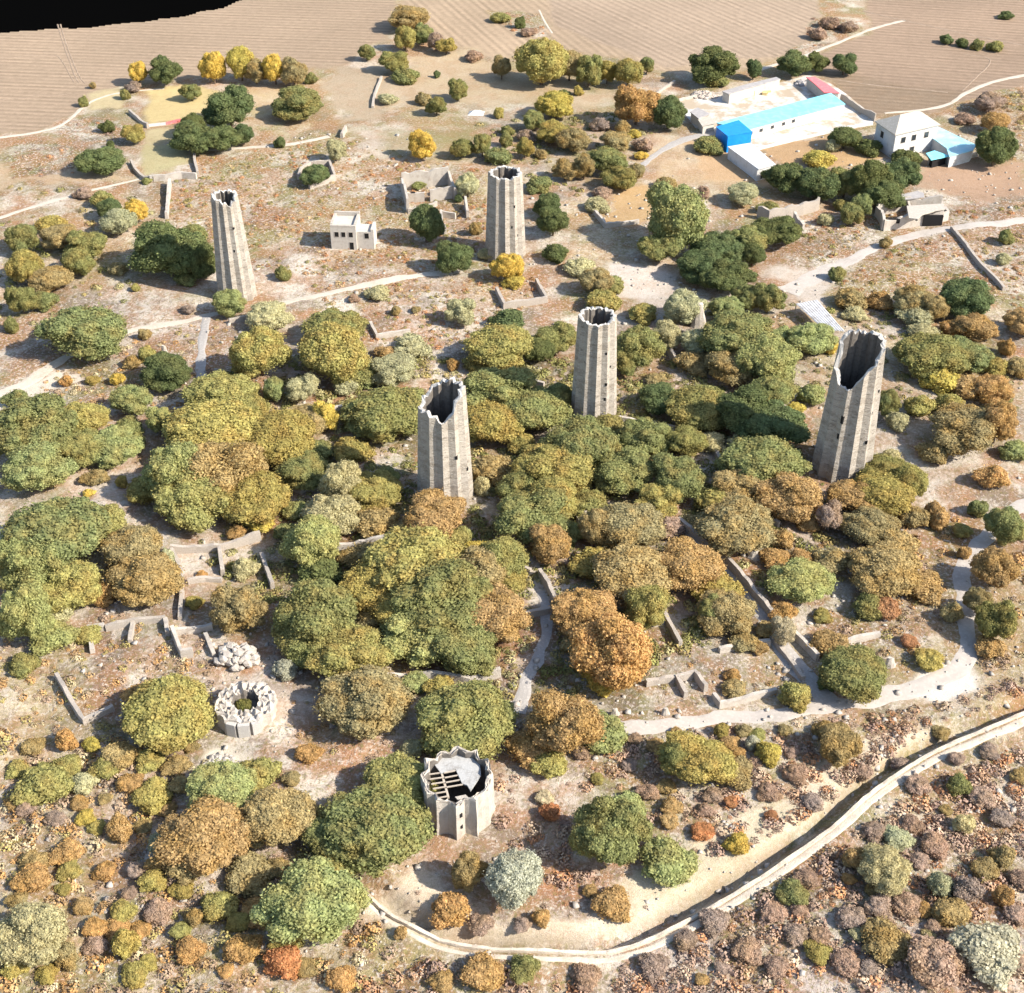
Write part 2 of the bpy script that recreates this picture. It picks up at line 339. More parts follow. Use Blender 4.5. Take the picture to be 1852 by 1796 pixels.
WX = (fbm(X, Y, 7) - .5) * 4; WY = (fbm(X + 300, Y + 99, 7) - .5) * 4
col = np.zeros(X.shape + (4,)); col[..., :3] = (.38, .30, .21); col[..., 3] = .6
fur = np.zeros(X.shape + (3,))
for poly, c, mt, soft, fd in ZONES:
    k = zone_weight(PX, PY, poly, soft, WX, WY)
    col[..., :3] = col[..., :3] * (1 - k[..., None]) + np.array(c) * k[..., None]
    col[..., 3] = col[..., 3] * (1 - k) + mt * k
    fur[..., 1] = fur[..., 1] * (1 - k) + (k if fd is not None else 0)
    if fd is not None:
        u = X * math.cos(rad(fd)) + Y * math.sin(rad(fd)); fur[..., 0] = np.where(k > .5, u, fur[..., 0])
# dark soil and painted-in shade along the bottom of the ditch
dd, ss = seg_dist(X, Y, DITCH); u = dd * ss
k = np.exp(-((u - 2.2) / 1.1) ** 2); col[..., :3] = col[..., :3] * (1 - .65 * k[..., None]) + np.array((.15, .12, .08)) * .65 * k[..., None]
mo = np.clip((col[..., 3] - .2) / .4, 0, 1)
def blotch(dx, s, lo, hi): return np.clip((fbm(X + dx, Y + dx * .7, s, 5) - lo) / (hi - lo), 0, 1) * mo
for dx, s, lo, hi, c_, a_ in ((11, 16, .52, .66, (.36,.185,.10), .8), (77, 13, .53, .62, (.21,.195,.08), .75), (140, 9, .54, .63, (.62,.54,.45), .85), (210, 8, .55, .64, (.19,.14,.105), .7), (400, 5, .55, .64, (.37,.17,.08), .6), (500, 4, .56, .64, (.60,.53,.44), .6), (260, 20, .54, .68, (.42,.33,.16), .5)):
    k = (blotch(dx, s, lo, hi) * a_)[..., None]; col[..., :3] = col[..., :3] * (1 - k) + np.array(c_) * k
br = .70 + .30 * fbm(X, Y, 26, 4); col[..., :3] *= br[..., None]
ny, nx = X.shape
idx = np.arange(ny * nx).reshape(ny, nx)
quads = np.stack([idx[:-1, :-1], idx[:-1, 1:], idx[1:, 1:], idx[1:, :-1]], -1).reshape(-1, 4)
# the surveyed land stops at a ragged line in the far left corner
edge_y = np.interp(PX, [-400, 17, 150, 262, 330, 400, 460, 620], [92, 57, 49, 38, 28, 14, -10, -60]) + (fbm(X, Y, 5) - .5) * 6
cut = (PY < edge_y) & (PX < 620)
keep = ~(cut.ravel()[quads].any(1))
quads = quads[keep]
used = np.unique(quads); remap = -np.ones(ny * nx, int); remap[used] = np.arange(len(used)); quads = remap[quads]
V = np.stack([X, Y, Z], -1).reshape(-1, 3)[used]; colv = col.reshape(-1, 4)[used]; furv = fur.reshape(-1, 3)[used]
def np_mesh(name, V, Q, material, smooth=False):
    me = bpy.data.meshes.new(name); k = Q.shape[1]
    me.vertices.add(len(V)); me.vertices.foreach_set('co', V.astype(np.float32).ravel())
    me.loops.add(Q.size); me.loops.foreach_set('vertex_index', Q.astype(np.int32).ravel())
    me.polygons.add(len(Q)); me.polygons.foreach_set('loop_start', np.arange(0, Q.size, k, dtype=np.int32)); me.polygons.foreach_set('loop_total', np.full(len(Q), k, np.int32))
    if smooth: me.polygons.foreach_set('use_smooth', np.ones(len(Q), bool))
    me.update(calc_edges=True); me.materials.append(material)
    return me
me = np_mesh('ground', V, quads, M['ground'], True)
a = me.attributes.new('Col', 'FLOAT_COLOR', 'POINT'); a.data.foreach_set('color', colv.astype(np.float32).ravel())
a = me.attributes.new('Furrow', 'FLOAT_VECTOR', 'POINT'); a.data.foreach_set('vector', furv.astype(np.float32).ravel())
go = bpy.data.objects.new('ground', me); C.objects.link(go); tag(go, kind='structure')
m_far = mat('void_sheet', (.0015, .0015, .0015), 1, spec=0)
fo = mesh_obj('void_sheet', [(-3000, -1500, -9), (3000, -1500, -9), (3000, 4000, -9), (-3000, 4000, -9)], [(0, 1, 2, 3)], m_far); tag(fo, kind='structure')  # black sheet added to stand for the empty void past the land's edge

# ---------------------------------------------------------------- paths (draped strips with uneven edges)
PATHLINES = []
def resample(pts, step):
    pts = [np.array(p[:2], float) for p in pts]
    # smooth (chaikin) then resample
    for _ in range(2):
        q = [pts[0]]
        for a, b in zip(pts[:-1], pts[1:]): q += [a * .75 + b * .25, a * .25 + b * .75]
        pts = q + [pts[-1]]
    out = [pts[0]]; acc = 0
    for a, b in zip(pts[:-1], pts[1:]):
        L = np.linalg.norm(b - a); t = step - acc
        while t <= L:
            out.append(a + (b - a) * t / L); t += step
        acc = (acc + L) % step if L > 0 else acc
    return np.array(out)
def path(name, px, width, material, lift=.05, world=False):
    line = resample(px if world else [P(*p) for p in px], .8)
    PATHLINES.append((line, (max(width) if hasattr(width, '__len__') else width) / 2))
    n = len(line); t = np.gradient(line, axis=0); t /= np.linalg.norm(t, axis=1)[:, None] + 1e-9; nr = np.stack([-t[:, 1], t[:, 0]], 1)
    if hasattr(width, '__len__'): wv = np.interp(np.linspace(0, 1, n), np.linspace(0, 1, len(width)), width)
    else: wv = np.full(n, float(width))
    wl = wv / 2 * (.45 + 1.1 * fbm(line[:, 0], line[:, 1], 3)); wr = wv / 2 * (.45 + 1.1 * fbm(line[:, 0] + 50, line[:, 1], 3))
    K = 7; vs_ = []; fs = []
    for i in range(n):
        for k in range(K):
            s = -wl[i] + (wl[i] + wr[i]) * k / (K - 1); p = line[i] + nr[i] * s
            vs_.append([p[0], p[1], 0])
    vs_ = np.array(vs_); vs_[:, 2] = gh(vs_[:, 0], vs_[:, 1]) + lift
    e = np.zeros((n, K)); e[:, 0] = e[:, -1] = -.12; vs_[:, 2] += e.ravel()
    for i in range(n - 1):
        for k in range(K - 1): a = i * K + k; fs.append((a, a + 1, a + K + 1, a + K))
    return tag(mesh_obj(name, vs_, fs, material, smooth=True), kind='structure')
path('main_path', [(1095,1322),(1150,1316),(1200,1312),(1300,1300),(1400,1290),(1500,1277),(1600,1262),(1680,1236),(1742,1205),(1752,1155),(1745,1095),(1740,1040),(1762,990),(1800,955),(1840,915),(1900,890)], (3.0,3.2,3.4,3.4,3.0,2.8), M['path'])
path('side_path', [(1500,1272),(1470,1240),(1440,1205),(1400,1150),(1370,1100),(1335,1055),(1290,1000),(1240,960)], (3.4,3.2,2.6,2.0,1.6), M['grey_path'], .07)
path('forest_path', [(935,1290),(950,1240),(968,1195),(988,1150),(990,1105),(975,1065)], (2.6,2.2,1.6), M['grey_path'])
path('terrace_track', [tuple(flat(*p)) for p in [(a + 4, b + 14) for a, b in DITCH_PX[1:]]], (.6,.6,.8,1.0,1.1,1.2,1.2,1.3,1.5,1.8), M['earth_wall'], .06, world=True)
path('west_path', [(-40,735),(20,708),(60,688),(100,655),(160,625),(230,597),(320,585),(395,566),(440,560)], (4.0,4.0,2.4,1.6,2.0,2.2,1.6), M['pale_path'])
path('middle_path', [(470,560),(520,545),(620,524),(700,508),(760,497),(840,490)], (2.4,2.2,2.6,2.0), M['pale_path'], .06)
path('short_path', [(372,572),(368,600),(364,640),(362,700)], (1.8,1.8,2.2), M['grey_path'], .07)
path('farm_path', [(1880,395),(1800,405),(1700,415),(1640,428),(1590,444),(1530,475),(1470,500),(1420,530)], (3.0,3.2,3.4,4.0,6.0), M['path'])
path('boundary_path', [(-60,415),(17,388),(100,362),(180,340),(260,322)], (1.6,1.6,1.0), M['pale_path'])
path('field_path', [(-60,255),(60,242),(118,226),(160,182),(220,166),(300,160)], (1.6,1.2,1.0), M['pale_path'])
path('field_edge_path', [(1360,130),(1420,112),(1470,95),(1530,72),(1580,50),(1640,36)], (1.8,1.6,1.6), M['pale_path'])
path('lane', [(1900,128),(1800,145),(1740,170),(1710,195),(1600,205)], (1.8,1.6,1.2), M['pale_path'])
path('yard_path', [(1296,238),(1240,250),(1190,275),(1160,300)], (3.0,2.6,1.8), M['grey_path'])
path('ruin_path', [(360,272),(440,268),(520,262),(600,246)], (1.2,2.0,2.0), M['pale_path'])

M['tread'] = mat('tread', (.235, .175, .125), .95, [(.6, (.33, .25, .18), .45, .65)])
for o_ in (0, 5):
    path('field_track', [(104 + o_, 44), (112 + o_, 72), (124 + o_, 105), (136 + o_ * 1.6, 140), (144 + o_ * 2, 152)], .5, M['tread'])
path('field_track', [(-40, 108), (40, 103), (100, 98), (112, 108), (134, 150)], .4, M['tread'])
path('field_track', [(-40, 184), (60, 176), (130, 170)], .4, M['tread'])
path('field_track', [(1740, 165), (1765, 140), (1790, 118), (1792, 104), (1740, 98)], .45, M['tread'])
path('field_track', [(975, 18), (985, 40), (1000, 62)], .8, M['pale_path'])
path('field_edge_path', [(1560, 20), (1620, 34), (1740, 60), (1860, 84)], .7, M['tread'])
path('field_edge_path', [(1500, 142), (1560, 152), (1640, 160), (1720, 168)], .7, M['tread'])
# ---------------------------------------------------------------- star-shaped towers
LAND = []   # landmarks for descriptions: (phrase, px, py, half width px, half height px)
PH = rad(270)
def star(R, ratio=.88, sub=1, n=12, ph=None):
    ph = PH if ph is None else ph
    v = []
    for k in range(2 * n):
        a = ph + math.pi * k / n; r = R if k % 2 == 0 else R * ratio; v.append((r * math.cos(a), r * math.sin(a)))
    out = []
    for i in range(len(v)):
        a, b = v[i], v[(i + 1) % len(v)]
        for s in range(sub): t = s / sub; out.append((a[0] * (1 - t) + b[0] * t, a[1] * (1 - t) + b[1] * t))
    return out
def tower(label, base_px, front_y, base_w, top_px, top_w, rim, seed, thick=.6, depth=.6, slots=(), phase=0, ratio=.88):
    rn = random.Random(seed)
    # centre of the base: move back from the front foot by the radius
    c = P(base_px, front_y); S = scale_at(c); R0 = base_w / 2 / S; c.y += R0 * .95; c.z = g1(c.x, c.y)
    H = height_for(c, top_px[1])
    St = F / proj(c.x, c.y, c.z + H)[2]; R1 = top_w / 2 / St; R0 = base_w / 2 / scale_at(c)
    t = empty('stone_tower', c, label, 'tower', 'star-shaped stone towers')
    ph = PH + rad(phase); sub = 2; unit = star(1, ratio, sub, ph=ph); n = len(unit)
    def hf(a):
        a %= 360; k = sorted(rim); k = [(k[-1][0] - 360, k[-1][1])] + k + [(k[0][0] + 360, k[0][1])]
        return float(np.interp(a, [i[0] for i in k], [i[1] for i in k]))
    top = [H * (hf(math.degrees(math.atan2(u[1], u[0]))) + rn.uniform(-.016, .010)) for u in unit]
    rad_at = lambda z: R0 + (R1 - R0) * max(0, z) / H
    NL = 26; v = []; f = []
    for l in range(NL + 1):
        for i, u in enumerate(unit):
            z = -1.2 + (top[i] + 1.2) * l / NL; r = rad_at(z) * (1 + rn.uniform(-.004, .004)); v.append((u[0] * r, u[1] * r, z))
    for l in range(NL):
        for i in range(n): j = (i + 1) % n; f.append((l * n + i, l * n + j, (l + 1) * n + j, (l + 1) * n + i))
    mesh_obj('shaft', v, f, M['tower_stone'], t)
    # broken top of the wall, wall core showing
    vi = []; fi = []
    for i, u in enumerate(unit):
        z = top[i]; r = rad_at(z); L = math.hypot(*u); q = (L * r - thick * rn.uniform(.85, 1.25)) / L
        vi.append((u[0] * r, u[1] * r, z)); vi.append((u[0] * (r + q) / 2, u[1] * (r + q) / 2, z + rn.uniform(-.1, .22))); vi.append((u[0] * q, u[1] * q, z + rn.uniform(-.25, .1)))
    for i in range(n):
        j = (i + 1) % n; fi += [(3 * i, 3 * j, 3 * j + 1, 3 * i + 1), (3 * i + 1, 3 * j + 1, 3 * j + 2, 3 * i + 2)]
    mesh_obj('broken_rim', vi, fi, M['rim_stone'], t)
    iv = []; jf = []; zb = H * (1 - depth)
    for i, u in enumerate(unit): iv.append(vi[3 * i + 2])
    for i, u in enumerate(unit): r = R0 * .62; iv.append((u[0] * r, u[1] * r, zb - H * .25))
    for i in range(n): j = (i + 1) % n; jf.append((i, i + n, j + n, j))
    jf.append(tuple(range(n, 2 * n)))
    mesh_obj('inner_wall', iv, jf, M['shaded_inner_stone'], t)
    for (ang, hz, wd, ht) in slots:      # small openings as black boxes, their inner shade put into the colour
        a = rad(ang); z = H * hz; r = rad_at(z)
        # find wall distance along this direction
        best = 1e9
        poly = [(u[0] * r, u[1] * r) for u in unit]
        for i in range(n):
            p, q = poly[i], poly[(i + 1) % n]; dx, dy = q[0] - p[0], q[1] - p[1]; cx_, cy_ = math.cos(a), math.sin(a)
            den = cx_ * dy - cy_ * dx
            if abs(den) < 1e-9: continue
            s = (p[0] * dy - p[1] * dx) / den; m_ = (p[0] * cy_ - p[1] * cx_) / den
            if s > 0 and -0.001 <= m_ <= 1.001 and s < best: best = s; nx_, ny_ = dy, -dx
        L = math.hypot(nx_, ny_); nx_ /= L; ny_ /= L
        mb = MB(); rz = math.atan2(ny_, nx_)
        mb.box(-.3, -wd / 2, z, .03, wd / 2, z + ht, rz, (best * math.cos(a), best * math.sin(a)))
        mb.build('window', M['dark'], t)
    return t, c, R0, R1, H
TW = {}
TW['A'] = tower('slender star-shaped stone tower with notched top, leftmost of the towers', 424, 549, 72, (404, 352), 49, [(0, 1), (90, 1), (150, 1.01), (200, 1.0), (250, .985), (285, .955), (305, .925), (325, .97)], 1, slots=[(292, .5, .3, .5), (300, .72, .3, .4)])
TW['B'] = tower('intact star-shaped stone tower with level rim, farthest back beside the roofless walled house', 914, 478, 74, (912, 311), 62, [(0, 1), (90, 1.0), (180, 1.0), (270, .985)], 2, slots=[(292, .42, .3, .5), (315, .3, .3, .5), (300, .66, .3, .5)])
TW['C'] = tower('pale star-shaped stone tower with even circular rim in the middle of the wood', 1075, 770, 84, (1077, 570), 70, [(0, 1), (90, 1.0), (180, 1.0), (270, .985)], 3, slots=[(296, .25, .35, .6), (300, .4, .3, .5), (297, .7, .35, .5), (318, .55, .25, .4)])
TW['D'] = tower('broken stone tower with jagged top open to the front, bushes around its foot', 804, 922, 102, (791, 695), 86, [(0, 1.0), (25, .97), (50, .945), (62, .985), (75, .94), (95, .935), (120, .90), (150, .84), (180, .80), (200, .80), (225, .835), (250, .815), (272, .775), (288, .80), (300, .86), (320, .92), (340, .97)], 4, slots=[(300, .45, .4, .6), (330, .3, .3, .6)])
TW['E'] = tower('leaning-looking broken stone tower with a great gash down its left side, rightmost of the towers', 1531, 878, 110, (1561, 611), 84, [(0, .985), (20, 1.0), (45, 1.0), (60, .97), (90, .985), (120, .985), (140, .98), (155, .93), (168, .86), (182, .78), (198, .715), (225, .70), (240, .705), (258, .75), (270, .80), (285, .83), (305, .88), (330, .955)], 5, slots=[(300, .3, .35, .6), (310, .5, .3, .5), (238, .45, .5, 1.4), (236, .33, .4, 1.0), (325, .65, .3, .5)])
for k, (ph_, x, y, a, b) in {'A': ('the leftmost tower', 415, 445, 30, 100), 'B': ('the farthest tower', 913, 385, 34, 85), 'C': ('the level-topped middle tower', 1076, 660, 40, 100),
      'D': ('the jagged-topped tower', 798, 800, 50, 110), 'E': ('the gashed rightmost tower', 1535, 730, 50, 140)}.items(): LAND.append((ph_, x, y, a, b))

# ---------------------------------------------------------------- low star fort with half a roof
def star_ring(t, R, Rin, H, zin, ratio, seed, topn=.12, inratio=.86, hf=None, outmat='pale_stone', sub=2):
    rn = random.Random(seed); un = star(1, ratio, sub); ui = star(1, inratio, sub); n = len(un); v = []; f = []; NL = 6
    tp = [H * (hf(math.degrees(math.atan2(u[1], u[0])) % 360) if hf else 1) + rn.uniform(-topn, topn) for u in un]
    un = [(u[0] * k_, u[1] * k_) for u, k_ in zip(un, [1 + rn.uniform(-.07, .03) for _ in un])]
    for l in range(NL + 1):
        for i, u in enumerate(un):
            z = -1 + (tp[i] + 1) * l / NL; r = R * (1.05 - .05 * l / NL) * (1 + rn.uniform(-.012, .012)); v.append((u[0] * r, u[1] * r, z))
    for l in range(NL):
        for i in range(n): j = (i + 1) % n; f.append((l * n + i, l * n + j, (l + 1) * n + j, (l + 1) * n + i))
    mesh_obj('wall', v, f, M[outmat], t)
    vi = []; fi = []; K = 7
    for i in range(n):
        for k in range(K):
            s = k / (K - 1); x = un[i][0] * R * (1 - s) + ui[i][0] * Rin * s; y = un[i][1] * R * (1 - s) + ui[i][1] * Rin * s
            j_ = rn.uniform(-.16, .16) if 0 < k < K - 1 else 0; vi.append((x + j_, y - j_, tp[i] + (rn.uniform(-topn, topn) * 1.5 if k else 0)))
    for i in range(n):
        j = (i + 1) % n
        for k in range(K - 1): fi.append((K * i + k, K * j + k, K * j + k + 1, K * i + k + 1))
    mesh_obj('wall_top', vi, fi, M['pale_stone'], t)
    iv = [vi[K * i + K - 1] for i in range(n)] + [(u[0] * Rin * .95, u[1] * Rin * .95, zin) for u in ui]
    mesh_obj('inner_wall', iv, [(i, i + n, (i + 1) % n + n, (i + 1) % n) for i in range(n)] + [tuple(range(n, 2 * n))], M['shaded_inner_stone'], t)
c = P(829, 1467); Sf = scale_at(c); Rf = 68 / Sf; Hf = height_for(c, 1403)
fort = empty('star_fort', c, 'squat square-cornered stone stump with half a white roof and bare rafters over a dark interior', 'ruin')
def crest(a): return 1 + .05 * math.cos(rad(a - 80)) + .022 * math.cos(rad(12 * (a - 270))) + .03 * math.sin(rad(5 * a + 40))
star_ring(fort, Rf, Rf * .85, Hf, .4, .87, 11, .16, .88, crest)
zr = Hf - .55
def slab_px(name, pts, z0, th, material, parent, origin):
    w3 = []
    for p in pts:
        q = flat(p[0], p[1], origin.z + z0 + th); w3.append((q[0] - origin.x, q[1] - origin.y))
    area = sum(w3[i][0] * w3[(i + 1) % len(w3)][1] - w3[(i + 1) % len(w3)][0] * w3[i][1] for i in range(len(w3)))
    if area < 0: w3.reverse()
    mb = MB(); mb.prism(w3, z0, z0 + th); return mb.build(name, material, parent)
slab_px('roof', [(784,1380),(790,1370),(822,1364),(850,1366),(868,1384),(870,1402),(851,1430),(845,1420),(836,1417),(824,1391),(797,1398)], zr - .2, .2, M['fort_roof'], fort, c)
slab_px('roof_patch', [(823,1441),(842,1437),(848,1443),(828,1447)], zr - .35, .15, M['pale_stone'], fort, c)
def bar_px(name, a, b, z, wd, ht, material, parent, origin):
    pa = flat(a[0], a[1], origin.z + z); pb = flat(b[0], b[1], origin.z + z); mb = MB()
    mb.bar((pa[0] - origin.x, pa[1] - origin.y, z), (pb[0] - origin.x, pb[1] - origin.y, z), wd, ht); return mb.build(name, material, parent)
bar_px('beam', (795, 1385), (811, 1443), zr - .45, .26, .3, M['wood'], fort, c)
for i in range(6):
    y = 1397 + i * 8.6; bar_px('rafter', (774 + i * 3.0, y + 4), (802 + i * 1.6, y), zr - .12, .12, .16, M['wood'], fort, c)
for i in range(4):
    y = 1397 + i * 8.6; bar_px('rafter', (803 + i * 1.6, y + 1), (828 + i * 3, y - 4), zr - .12, .12, .16, M['wood'], fort, c)
for i, (zz, h_) in enumerate(((4.1, .62), (2.0, .62))):       # two small openings in the front face, black boxes painted as unlit holes
    mb = MB(); u0 = star(1, .87); 
    a = (u0[0][0] * Rf * 1.02, u0[0][1] * Rf * 1.02); b = (u0[1][0] * Rf * 1.02, u0[1][1] * Rf * 1.02)
    dx, dy = b[0] - a[0], b[1] - a[1]; L = math.hypot(dx, dy); rz = math.atan2(dy, dx)
    mb.box(L * .35, -.10, zz, L * .35 + .38, .3, zz + h_, rz, a); mb.build('window', M['dark'], fort)
LAND.append(('the squat fort with half a roof', 829, 1430, 68, 80))

# ---------------------------------------------------------------- round stump with a hollow centre
c2 = P(446, 1284); S2 = scale_at(c2); R2 = 57 / S2
stump = empty('tower_stump', c2, 'low round stone tower stump with a bush growing in its hollow centre', 'ruin')
star_ring(stump, R2, R2 * .46, height_for(c2, 1268), .3, .92, 21, .28, .90, None, 'pale_stone')
for (ax, ww) in ((252, 1.3), (275, 1.5), (298, 1.2)):
    mb = MB(); a = rad(ax); mb.box(R2 * .7, -ww / 2, -.8, R2 * 1.05, ww / 2, 1.5, a); mb.build('buttress', M['rim_stone'], stump)
LAND.append(('the round hollow tower stump', 446, 1280, 58, 55))

# ---------------------------------------------------------------- dry-stone walls
def wall(px, h, label, th=.65, seed=0, name='ruined_wall', matn='stone', group='ruined stone walls', parent=None, origin=None, cat='wall', world=False):
    rn = random.Random(seed + int(px[0][0])); pts = [Vector((*p, g1(*p))) if world else P(*p) for p in px]; line = []
    for a, b in zip(pts[:-1], pts[1:]):
        n = max(1, int((b - a).length / .9))
        for i in range(n): line.append(a.lerp(b, i / n))
    line.append(pts[-1]); o = origin or line[0].copy(); v = []; f = []; N = len(line)
    hh = h * rn.uniform(.8, 1)
    for i, p in enumerate(line):
        d = (line[min(i + 1, N - 1)] - line[max(i - 1, 0)]); d.z = 0; d.normalize(); s = Vector((-d.y, d.x, 0))
        hh += rn.uniform(-.16, .16) * h; hh = min(max(hh, h * .72), h * 1.1); z0 = g1(p.x, p.y)
        for k, (e, z) in enumerate(((-.56, -.6), (-.48, hh * .55), (-.42, hh), (.42, hh + rn.uniform(-.05, .05)), (.48, hh * .55), (.56, -.6))):
            q = p + s * th * e + Vector((rn.uniform(-.04, .04), rn.uniform(-.04, .04), 0)); v.append((q.x - o.x, q.y - o.y, z0 + z - o.z))
    for i in range(N - 1):
        for k in range(5): a = i * 6 + k; f.append((a, a + 6, a + 7, a + 1))
    f.append((0, 1, 2, 3, 4, 5)); f.append(tuple((N - 1) * 6 + k for k in (5, 4, 3, 2, 1, 0)))
    if parent: return mesh_obj(name, v, f, M[matn], parent)
    ob = mesh_obj(name, v, f, M[matn], None, o); return tag(ob, label, cat, group)
W = [
 ([(302,396),(304,370),(308,335)], 1.6, 'straight pale stone wall running up from the dark trees left of the leftmost tower'),
 ([(238,296),(246,312),(262,326),(280,328)], 1.2, 'curved dark stone wall round the small grass paddock near the far left trees'),
 ([(352,272),(352,292),(358,316)], 1.3, 'dark wall stub closing the right side of the small grass paddock'),
 ([(272,328),(300,326),(330,322),(356,324)], 1.4, 'tumbled pale wall remains along the near side of the small grass paddock'),
 ([(235,205),(255,222),(268,232)], 1.2, 'short crooked wall left of the red banner and yellow lawn'),
 ([(618,250),(626,236)], 1.8, 'short upright wall end at the far end of the ruined garden path'),
 ([(540,326),(545,312),(562,302),(596,299),(606,326),(560,342)], 1.8, 'stone pen enclosing a dense green bush behind the leftmost tower'),
 ([(898,528),(912,558),(988,547),(970,512)], 1.3, 'low open rectangular stone pen below the yellow tree of the farthest tower'),
 ([(670,588),(682,612),(742,602)], 1.2, 'L-shaped low wall beside the pale bushes left of centre'),
 ([(1065,372),(1095,412),(1155,404)], 1.2, 'L-shaped pale wall round the tan clearing right of the farthest tower'),
 ([(1370,392),(1390,400),(1450,388),(1478,380),(1480,365)], 2.6, 'ruined house wall with a corner standing left of the roofless farmhouse'),
 ([(1436,398),(1446,415),(1452,420)], 2.6, 'narrow dark wall stub rising from the pale slope left of the farmhouse ruin'),
 ([(1720,415),(1745,445),(1780,490),(1815,526)], .9, 'long thin field wall running diagonally down near the right edge behind the bushes'),
 ([(310,1000),(400,996),(472,976)], 1.6, 'back wall of the ruined terrace rooms at left below the big yellow-green tree'),
 ([(398,1000),(404,1042)], 1.5, 'short cross wall dividing the ruined terrace rooms at left'),
 ([(312,1002),(330,1038),(326,1068)], 1.2, 'left end wall of the ruined terrace rooms'),
 ([(474,1010),(494,1066)], 1.3, 'right end wall of the ruined terrace rooms beside the large green tree'),
 ([(340,1055),(372,1050),(402,1052)], .9, 'low front wall remnant of the ruined terrace rooms'),
 ([(168,1182),(162,1142),(190,1138)], 1.0, 'bent pale wall corner at the left end of the terraced ruins'),
 ([(192,1140),(250,1128),(300,1124)], 1.0, 'long low back wall of the left terraced ruins'),
 ([(314,1148),(330,1190),(350,1186)], 1.8, 'bright white angled wall above the round hollow stump'),
 ([(312,1148),(385,1138)], 1.3, 'short back wall meeting the bright white angled wall'),
 ([(330,1070),(326,1122)], .9, 'short low wall between the terraced rooms and the bright angled wall'),
 ([(372,1150),(388,1188)], 1.0, 'right side wall of the small room formed by the bright white angled wall'),
 ([(242,1130),(236,1164)], .9, 'low cross wall in the middle of the left terraced ruins'),
 ([(300,1124),(304,1150)], 1.2, 'pale wall end beside the left terraced ruins and the white angled wall'),
 ([(104,1226),(128,1268),(153,1308),(206,1284)], 1.2, 'V-shaped stone wall at the left edge below the terraced ruins'),
 ([(1226,950),(1262,978),(1310,1014),(1350,1062),(1394,1116)], 1.6, 'long dark diagonal wall beside the side path on the right'),
 ([(1432,1148),(1452,1168),(1478,1194)], 1.2, 'short diagonal wall stub just below the white round bush'),
 ([(1186,1090),(1204,1122),(1230,1172)], 1.2, 'thin diagonal wall in the clearing left of the side path'),
 ([(1180,1132),(1200,1128)], 1.4, 'tiny pale wall block beside the orange autumn trees'),
 ([(1168,1240),(1225,1230)], 1.2, 'low wall running left from the small stone pen by the main path'),
 ([(1240,1262),(1224,1232),(1256,1224),(1276,1252)], 1.5, 'small three-sided stone pen above the main path'),
 ([(1290,1262),(1302,1280),(1350,1268),(1404,1252)], 1.1, 'low pale wall ending at a dark hollow above the main path'),
 ([(1040,903),(1062,945),(1088,1004)], 1.6, 'dark diagonal wall under the trees below the middle tower'),
 ([(1044,945),(1098,925)], 1.1, 'low pale wall crossing the dark diagonal wall in the wood'),
 ([(976,1040),(992,1068),(1008,1100)], 1.8, 'steep dark retaining wall at the head of the forest path'),
 ([(946,1118),(996,1108)], 1.0, 'low wall crossing the foot of the forest path head'),
 ([(1500,1180),(1545,1162),(1590,1150)], 1.1, 'crooked pale wall behind the round green tree by the path corner'),
 ([(1372,1132),(1402,1166),(1430,1200),(1452,1232)], .9, 'crumbling edge wall along the left side of the side path'),
 ([(1300,1180),(1338,1172),(1392,1166)], .9, 'faint low wall crossing the herb clearing left of the white bush'),
 ([(1408,955),(1400,950)], 1.4, 'tiny grey rubble heap wall beside the orange bush'),
 ([(600,1000),(640,994),(724,980)], 1.6, 'pale lit wall under the trees left of the orange tree of the jagged tower'),
 ([(700,1232),(780,1226),(850,1236),(905,1222)], 1.5, 'pale terrace wall below the large central trees'),
 ([(525,884),(545,892),(566,878)], 1.5, 'pale rock wall right of the big yellow tree'),
 ([(1206,632),(1222,660)], 1.5, 'thin dark wall stub between trees right of the middle tower'),
 ([(1196,612),(1212,618)], 1.6, 'small pale rubble wall behind the trees right of the middle tower'),
 ([(1120,765),(1180,775),(1220,782)], 1.3, 'pale wall running right from the foot of the middle tower'),
 ([(938,680),(965,695),(984,700)], 1.4, 'small angular ruin wall in the shade behind the jagged tower'),
 ([(690,142),(678,172),(674,196)], .8, 'faint straight wall in the tan field behind the small umbrella trees'),
 ([(1290,815),(1302,840)], 1.3, 'dark wall stub in the shade left of the gashed tower'),
 ([(900,1010),(960,1035)], .9, 'low stony bank hidden between the central trees'),
 ([(620,740),(588,750)], 1.2, 'short grey wall beside pale bushes left of the jagged tower'),
 ([(415,585),(470,575)], 1.0, 'low rubble wall right of the bush at the foot of the leftmost tower'),
 ([(1160,200),(1195,165),(1220,150)], .9, 'low field wall behind the round yellow-orange tree near the farmyard'),
]
for i, (px, h, lb) in enumerate(W): wall(px, h, lb, seed=i, matn='pale_stone' if 'pale' in lb or 'white' in lb else 'stone')
LAND += [('the small grass paddock', 300, 285, 50, 35), ('the open rectangular pen', 945, 540, 45, 25), ('the terraced rooms at left', 400, 1030, 80, 45), ('the bright white angled wall', 345, 1170, 30, 25),
         ('the long diagonal wall', 1310, 1030, 60, 80), ('the small pen by the main path', 1245, 1245, 35, 20), ('the white round bush', 1415, 1140, 24, 26), ('the V-shaped wall', 150, 1270, 40, 35)]
# long parapet above the track in the foreground
dw = wall([tuple(p + np.array((.25, -.1))) for p in resample(DITCH, 2.0)], .45, 'long curving pale earth wall with a dark ditch behind it, sweeping across the foreground', .45, 77, 'boundary_wall', 'earth_wall', None, world=True)
LAND.append(('the curving boundary wall', 1180, 1690, 120, 30))

